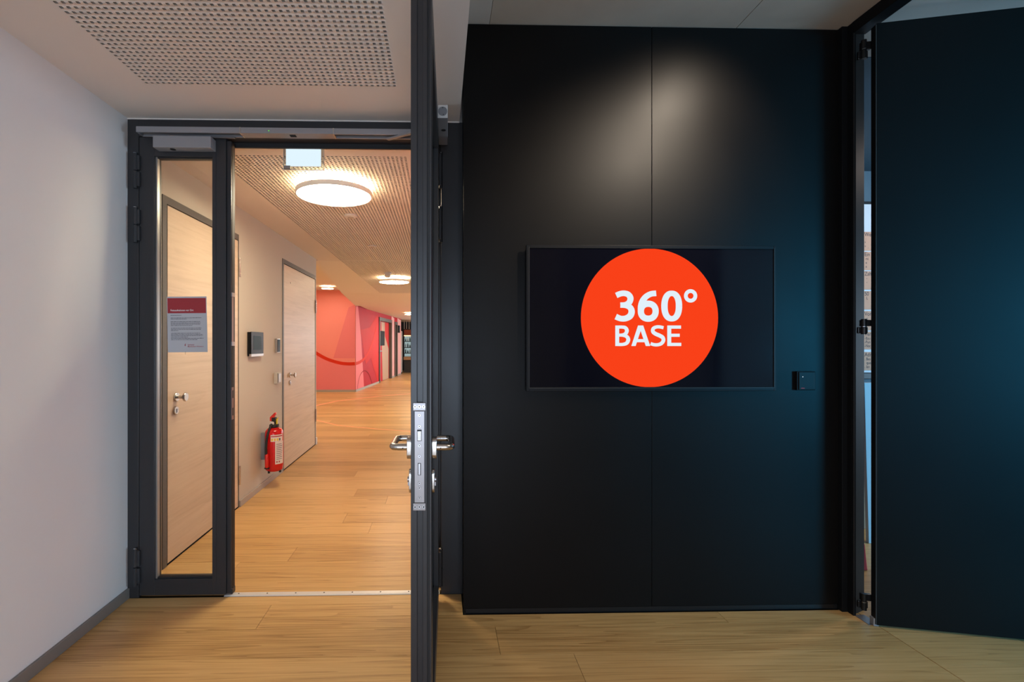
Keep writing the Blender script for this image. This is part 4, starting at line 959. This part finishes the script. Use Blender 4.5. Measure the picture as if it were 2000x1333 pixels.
def pen(mb, pts, wd):
    """a stroke of varying width laid out on the screen in its own picture units (y down)"""
    n = len(pts); wd = wd if isinstance(wd, (list, tuple)) else [wd]*n
    L_, R_ = [], []
    for i, p in enumerate(pts):
        a_ = np.array(pts[max(i-1, 0)]); b_ = np.array(pts[min(i+1, n-1)]); d = b_-a_; d = d/(np.linalg.norm(d)+1e-9)
        nx_, ny_ = -d[1]*wd[i]/2, d[0]*wd[i]/2
        L_.append((p[0]+nx_, p[1]+ny_)); R_.append((p[0]-nx_, p[1]-ny_))
    vs = []
    for l_, r_ in zip(L_, R_):
        for q in (l_, r_): c_ = P2(*q); vs.append((c_[0], SYF-0.0006, c_[2]))
    mb.add(vs, [(2*i, 2*i+1, 2*i+3, 2*i+2) for i in range(n-1)])
def interp(keys, n):
    xs_ = np.linspace(0, len(keys)-1, n); return list(np.interp(xs_, range(len(keys)), keys))
def glyph(strokes):
    g = MB()
    for pts, wd in strokes: pen(g, pts, wd if not isinstance(wd, tuple) else interp(wd, len(pts)))
    return g.build('white_lettering', 'screen_white', scr)
# 3
up3 = smooth_pts([(1203.5, 577.5), (1211, 574.3), (1219, 573.3), (1227, 575.8), (1231.3, 583), (1228.5, 591.5), (1221, 595.6), (1211.5, 596.3)], 8)
lo3 = smooth_pts([(1211.5, 596.3), (1222, 597.0), (1230.5, 601), (1233.6, 609), (1230.5, 617.5), (1222, 622.3), (1212, 622.6), (1202.6, 618.8)], 8)
glyph([(up3, (11, 11, 11, 11.5, 12, 11.5, 10.5, 10.5)), (lo3, (10.5, 10.5, 11.5, 12.5, 12.5, 11.5, 11, 11.5))])
# 6
b6 = superell(1266.0, 608.3, 14.4, 14.6, 42, 2.2, -2.0, 2*PI-1.6)
s6 = smooth_pts([(1281.5, 573.3), (1271, 574.6), (1261.5, 580), (1255, 588.5), (1252, 598), (1251.6, 608.3)], 8)
glyph([(b6, 12.2), (s6, (11.0, 11.0, 11.5, 12.2, 12.2, 12.2))])
# 0
glyph([(superell(1311.8, 598.2, 14.2, 24.8, 60, 2.25, 0.0, 2*PI), tuple([12.6, 12.0, 10.6, 12.0, 12.6, 12.0, 10.6, 12.0, 12.6]))])
# B A S E
glyph([([(1205.4, 636.2), (1205.4, 676.3)], 7.6),
       (smooth_pts([(1205.4, 639.3), (1215, 639.3), (1221.5, 640.8), (1224.3, 646.5), (1221.2, 652.6), (1214.5, 654.8), (1205.4, 655.0)], 6), (6.2, 6.2, 7, 7.6, 7, 6.0, 6.0)),
       (smooth_pts([(1205.4, 655.0), (1216, 655.3), (1224, 657.8), (1227, 664), (1223.8, 670.6), (1216, 673.2), (1205.4, 673.2)], 6), (6.0, 6.0, 7, 7.8, 7.2, 6.2, 6.2))])
ga = MB()
for quad in (((1232.9, 676.3), (1241.4, 676.3), (1254.6, 636.2), (1246.0, 636.2)), ((1261.2, 676.3), (1269.8, 676.3), (1256.2, 636.2), (1247.6, 636.2)), ((1240.6, 668.9), (1262.0, 668.9), (1260.2, 662.8), (1242.4, 662.8))):
    ga.add([(P2(*q)[0], SYF-0.0006, P2(*q)[2]) for q in quad], [(0, 1, 2, 3)])
ga.build('white_lettering', 'screen_white', scr)
glyph([(smooth_pts([(1295.8, 640.6), (1288, 638.9), (1281, 639.3), (1275.6, 642.5), (1275.3, 648.4), (1280.5, 652.6), (1287.5, 655.6), (1294, 659.5), (1295.6, 665.5), (1291.6, 671.3), (1284.5, 673.8), (1277, 673.6), (1270.6, 671.6)], 6), (6.2, 6.4, 6.4, 7, 7.4, 7.6, 7.8, 7.6, 7.4, 7, 6.4, 6.4, 6.4))])
glyph([([(1307.0, 636.2), (1307.0, 676.3)], 7.8), ([(1305, 639.3), (1330, 639.3)], 6.3), ([(1305, 655.3), (1327.5, 655.3)], 6.1), ([(1305, 673.2), (1330.5, 673.2)], 6.3)])
dc = P2(1348.7, 578.3); r1 = 13.3/FPX*TY; r0 = 5.8/FPX*TY; n = 40
vs = [(dc[0]+r*math.cos(2*PI*i/n), SYF-0.0006, dc[2]+r*math.sin(2*PI*i/n)) for r in (r0, r1) for i in range(n)]
MB().add(vs, [(i, (i+1) % n, n+(i+1) % n, n+i) for i in range(n)]).build('white_lettering', 'screen_white', scr)

# wall reader on the black wall
cxp0, cxp1 = at(1558, 700, Y=BY-0.02)[0], at(1594, 700, Y=BY-0.02)[0]; cz1, cz0 = at(1575, 726, Y=BY-0.02)[2], at(1575, 763, Y=BY-0.02)[2]
o = thing('control_panel', ((cxp0+cxp1)/2, BY, cz0), 'small square black wall reader right of the screen', 'reader')
MB().box(cxp0, cxp1, BY-0.016, BY-0.0005, cz0, cz1).build('housing', 'bezel_black', o, bevel=0.002)
MB().box(cxp0+0.007, cxp1-0.004, BY-0.020, BY-0.0162, cz0+0.003, cz1-0.003).build('face', 'black_panel', o, bevel=0.0015)
MB().box(cxp1-0.012, cxp1-0.010, BY-0.0204, BY-0.020, cz0+0.008, cz1-0.008).build('groove', 'dark_seal', o)
p = at(1568, 736.5, Y=BY-0.02); MB().lathe([(0.0018, 0), (0.0018, 0.0006), (0, 0.0006)], (p[0], BY-0.020, p[2]), axis='-y', seg=10).build('indicator', 'led_white', o)
MB().box(p[0]-0.009, p[0]+0.009, BY-0.0204, BY-0.020, cz0+0.009, cz0+0.012).build('mark', 'print_red', o)

# ------------------------------------------------------------------ right partition: jamb, header, wall, open black door
jx1 = at(1688, 700, Y=2.292)[0]
jm = MB()
jm.box(XB1+0.001, WR+0.002, BY-0.022, BY+0.019, 0, ZB-0.001)
jm.prism([(WR+0.002, 2.252), (WR+0.008, 2.252), (jx1, 2.292), (jx1, BY+0.019), (WR+0.002, BY+0.019)], 0, ZB-0.001)
jm.box(WR+0.002, WR+0.016, 2.245, 2.252, 0, ZB-0.045)
zhd = at(1715, 45, Y=2.17)[2]
jm.box(WR, WR+0.066, 1.05, 2.252, zhd, ZB-0.001)
jm.box(WR, WR+0.066, 1.02, 1.10, 0, zhd)
jmo = jm.build('trim_4', 'jamb_metal', bevel=0.0015); tag(jmo, 'black steel frame around the opening on the right', 'door frame', kind='structure')
MB().box(WR+0.003, WR+0.005, 2.2435, 2.2449, 0.001, zhd).build('jamb_highlight', 'edge_brown', jmo)  # lighter strip paints in the highlight along the jamb's bevelled corner
tag(MB().box(WR, WR+0.08, YR, 1.02, 0, ZB).build('wall_right', 'black_panel'), 'black wall right of the camera', 'wall', kind='structure')
sp = MB().box(WR+0.010, WR+0.060, 2.17, 2.250, 0.0002, 0.002).build('trim_5', 'faceplate_steel'); tag(sp, 'small flat metal plate on the floor at the hinge of the black door', 'plate', kind='structure')

fl = at(1713, 1222, Z=0.010); fr_ = at(2000, 1250, Z=0.010)
angR = math.atan2(fr_[1]-fl[1], fr_[0]-fl[0])
r1_ = thing('door_7', (fl[0], fl[1], 0), 'tall flush black door standing open at the right edge', 'door', kind='structure', rz=angR, local=True)
zr1 = at(1713, 45, Y=fl[1])[2]
MB().box(0, 1.0, 0.0, 0.042, 0.010, zr1).build('door_leaf', 'black_panel', r1_, local=True, bevel=0.0015)
MB().box(-0.003, -0.0005, 0.006, 0.034, 0.012, zr1-0.006).build('edge_profile', 'black_metal', r1_, local=True, bevel=0.001)
MB().box(-0.0048, -0.0005, 0.0005, 0.005, 0.012, zr1-0.006).build('edge_strip', 'edge_brown', r1_, local=True)
zz = lambda py: at(1695, py, Y=2.24)[2]
for ya, yb in ((124, 92), (652, 626), (1180, 1152)):
    h = MB(); za, zb = zz(ya), zz(yb); zm = (za+zb)/2
    h.box(-0.050, -0.009, 0.046, 0.060, za, zm-0.002); h.box(-0.040, 0.004, 0.0425, 0.058, zm+0.002, zb)
    ho = h.build('hinge', 'black_metal', r1_, local=True, bevel=0.003)
    MB().tube([(-0.030, 0.040, za-0.004), (-0.030, 0.040, zb+0.004)], 0.011, 14).build('hinge_pin', 'black_metal', ho, local=True, smooth=True)
    MB().lathe([(0.0115, 0), (0.0115, 0.002), (0.0085, 0.002)], (-0.030, 0.040, zm-0.001), seg=14).build('hinge_ring', 'screw_steel', ho, local=True)
    MB().lathe([(0.003, 0), (0.003, 0.001), (0, 0.001)], (-0.022, 0.0455, zm+0.012), axis='-y', seg=8).build('screw', 'screw_steel', ho, local=True)
MB().box(-0.010, 0.012, 0.006, 0.036, 0.0005, 0.036).build('floor_pivot', 'closer_grey', r1_, local=True, bevel=0.003)

# ------------------------------------------------------------------ side room seen through the hinge gap
tag(MB().box(2.2, 9.0, 4.2, 4.35, 0, ZB+0.2).build('wall_side_room', 'navy_paint'), 'dark navy wall of the side room glimpsed through the hinge gap', 'wall', kind='structure')
tag(MB().box(8.6, 8.75, YR, 4.2, 0, ZB+0.2).build('wall_side_room_end', 'pale_blue_wall'), 'far end wall of the side room', 'wall', kind='structure')
tag(MB().box(WR+0.08, 8.6, YR-0.15, YR, 0, ZB+0.2).build('wall_side_room_rear', 'white_plaster'), 'rear wall of the side room', 'wall', kind='structure')
CYD = 4.17
gx = at(1695, 670, Y=CYD)[0]
bd_ = thing('pinboard', (gx, 4.2, 0.95), 'tall pale blue pinboard behind the hinge gap of the black door', 'board')
MB().box(gx-0.45, gx+0.45, CYD+0.004, CYD+0.028, at(1695, 728, Y=CYD)[2], at(1695, 399, Y=CYD)[2]).build('board', 'pale_board', bd_)
MB().box(gx-0.46, gx+0.46, CYD-0.004, CYD+0.029, at(1695, 398.5, Y=CYD)[2], at(1695, 394, Y=CYD)[2]).build('top_rail', 'black_metal', bd_)
MB().box(gx-0.46, gx+0.46, CYD-0.05, CYD+0.02, at(1695, 740, Y=CYD)[2], at(1695, 728.5, Y=CYD)[2]).build('tray', 'black_metal', bd_, bevel=0.004)
for s_ in (-0.40, 0.36): MB().box(gx+s_, gx+s_+0.04, CYD+0.0, CYD+0.028, 0, at(1695, 740.5, Y=CYD)[2]).build('leg', 'black_metal', bd_)
cards = [(453, 490, ['We', ' :', '*', '*  .']), (492, 528, ['Ein', ' mi', ' x', ' x']), (530, 566, ['Zahl', '  -', '  -']), (569, 605, ['50', '  L']), (608, 646, ['Vors', '- c']), (648, 683, ['Verd', '-Bau', '-Pun', '-Nac']), (688, 724, ['Adre', '. Bes', '  que', '. lan'])]
names = ['topmost', 'second', 'third', 'fourth', 'fifth', 'sixth', 'lowest']
for (ya, yb, tx), nm in zip(cards, names):
    z1_, z0_ = at(1695, ya, Y=CYD)[2], at(1695, yb, Y=CYD)[2]
    o = thing('note_card', (gx, CYD, z0_), nm+' kraft paper note card in the column on the pinboard', 'card', 'handwritten kraft note cards')
    x0_ = at(1684.5, 600, Y=CYD)[0]
    MB().box(x0_, x0_+0.24, CYD+0.001, CYD+0.0035, z0_, z1_).build('card', 'kraft_card', o)
    t = MB(); hh = z1_-z0_
    for k, s_ in enumerate(tx):
        text(t, s_, lambda u, v, d: (x0_+0.020+u, CYD+0.0005, z1_-hh*(0.24+0.21*k)+v), 0.050 if k == 0 else 0.036, 0.004, sx=0.8)
    t.build('handwriting', 'ink', o)['kind'] = 'stuff'
def px_slab(pts, y, th):
    """upright slab standing at depth y, outline measured in the photograph, real thickness th"""
    q = [at(a_, b_, Y=y) for a_, b_ in pts]
    return MB().prism([(p[0], max(p[2], 0.001)) for p in q][::-1], y, y+th, 'y')
tag(px_slab([(1688, 748), (1735, 748), (1735, 1071.5), (1697, 1071.5), (1692, 900)], 3.05, 0.022).build('leaning_board', 'pale_board', bevel=0.002), 'pale blue board standing below the pinboard behind the hinge gap', 'board')
tag(px_slab([(1640, 868), (1693, 868), (1699, 1041), (1640, 1041)], 3.29, 0.03).build('cardboard_panel', 'cardboard', bevel=0.002), 'brown cardboard panel standing behind the pale board', 'panel')
tag(px_slab([(1655, 1075), (1684, 1058), (1690, 1064), (1695, 1112), (1696.5, 1127), (1655, 1127)], 2.685, 0.06).build('red_bag', 'red_fabric', bevel=0.006), 'red bag on the floor of the side room behind the hinge gap', 'bag')

# ------------------------------------------------------------------ spotlights outside the frame, and lamps added to brighten lobby and passage
for q, (lx_, ly_, lzz, nm_) in enumerate(((0.9, 9.6, ZK, 'nearest the side of the corridor'), (0.75, 12.6, ZF, 'in the middle of the lobby'), (0.9, 16.5, ZF, 'before the bar'))):
    round_lamp((lx_, ly_, lzz-0.075), 0.255, 'added unseen round lobby lamp behind the open door, '+nm_, lzz, 'added lobby lamps')  # added out of view to brighten the lobby and far floor
for q, (lx_, ly_) in enumerate(((-3.3, 8.6), (-4.4, 11.2), (-5.2, 9.0))):
    round_lamp((lx_, ly_, ZH-0.06), 0.2, 'added unseen round passage lamp behind the corridor wall, '+('near one', 'far one', 'one at the passage end')[q], ZH, 'added passage lamps')  # added out of view to brighten the red mural wall
sp_ = thing('ceiling_spotlight', (1.36, 1.72, ZB), 'black spotlight on the concrete ceiling aimed at the wall', 'spotlight')
MB().tube([(1.36, 1.72, ZB-0.0005), (1.36, 1.72, ZB-0.02)], 0.04, 20).build('base', 'black_metal', sp_)
MB().tube([(1.36, 1.70, ZB-0.021), (1.355, 1.725, ZB-0.05)], 0.03, 20).build('head', 'black_metal', sp_)

sp_ = thing('ceiling_spotlight', (1.05, 0.22, ZB), 'added unseen black spotlight on the concrete ceiling aimed at the oak floor', 'spotlight')  # fixture made up for the added floor spot
MB().tube([(1.05, 0.22, ZB-0.0005), (1.05, 0.22, ZB-0.02)], 0.04, 20).build('base', 'black_metal', sp_)
MB().tube([(1.05, 0.20, ZB-0.021), (1.05, 0.22, ZB-0.055)], 0.03, 20).build('head', 'black_metal', sp_)
sp_ = thing('ceiling_spotlight', (1.46, 1.03, ZB), 'black spotlight between the two other ceiling spotlights', 'spotlight')
MB().tube([(1.46, 1.03, ZB-0.0005), (1.46, 1.03, ZB-0.02)], 0.04, 20).build('base', 'black_metal', sp_)
MB().tube([(1.46, 1.01, ZB-0.021), (1.455, 1.04, ZB-0.055)], 0.03, 20).build('head', 'black_metal', sp_)
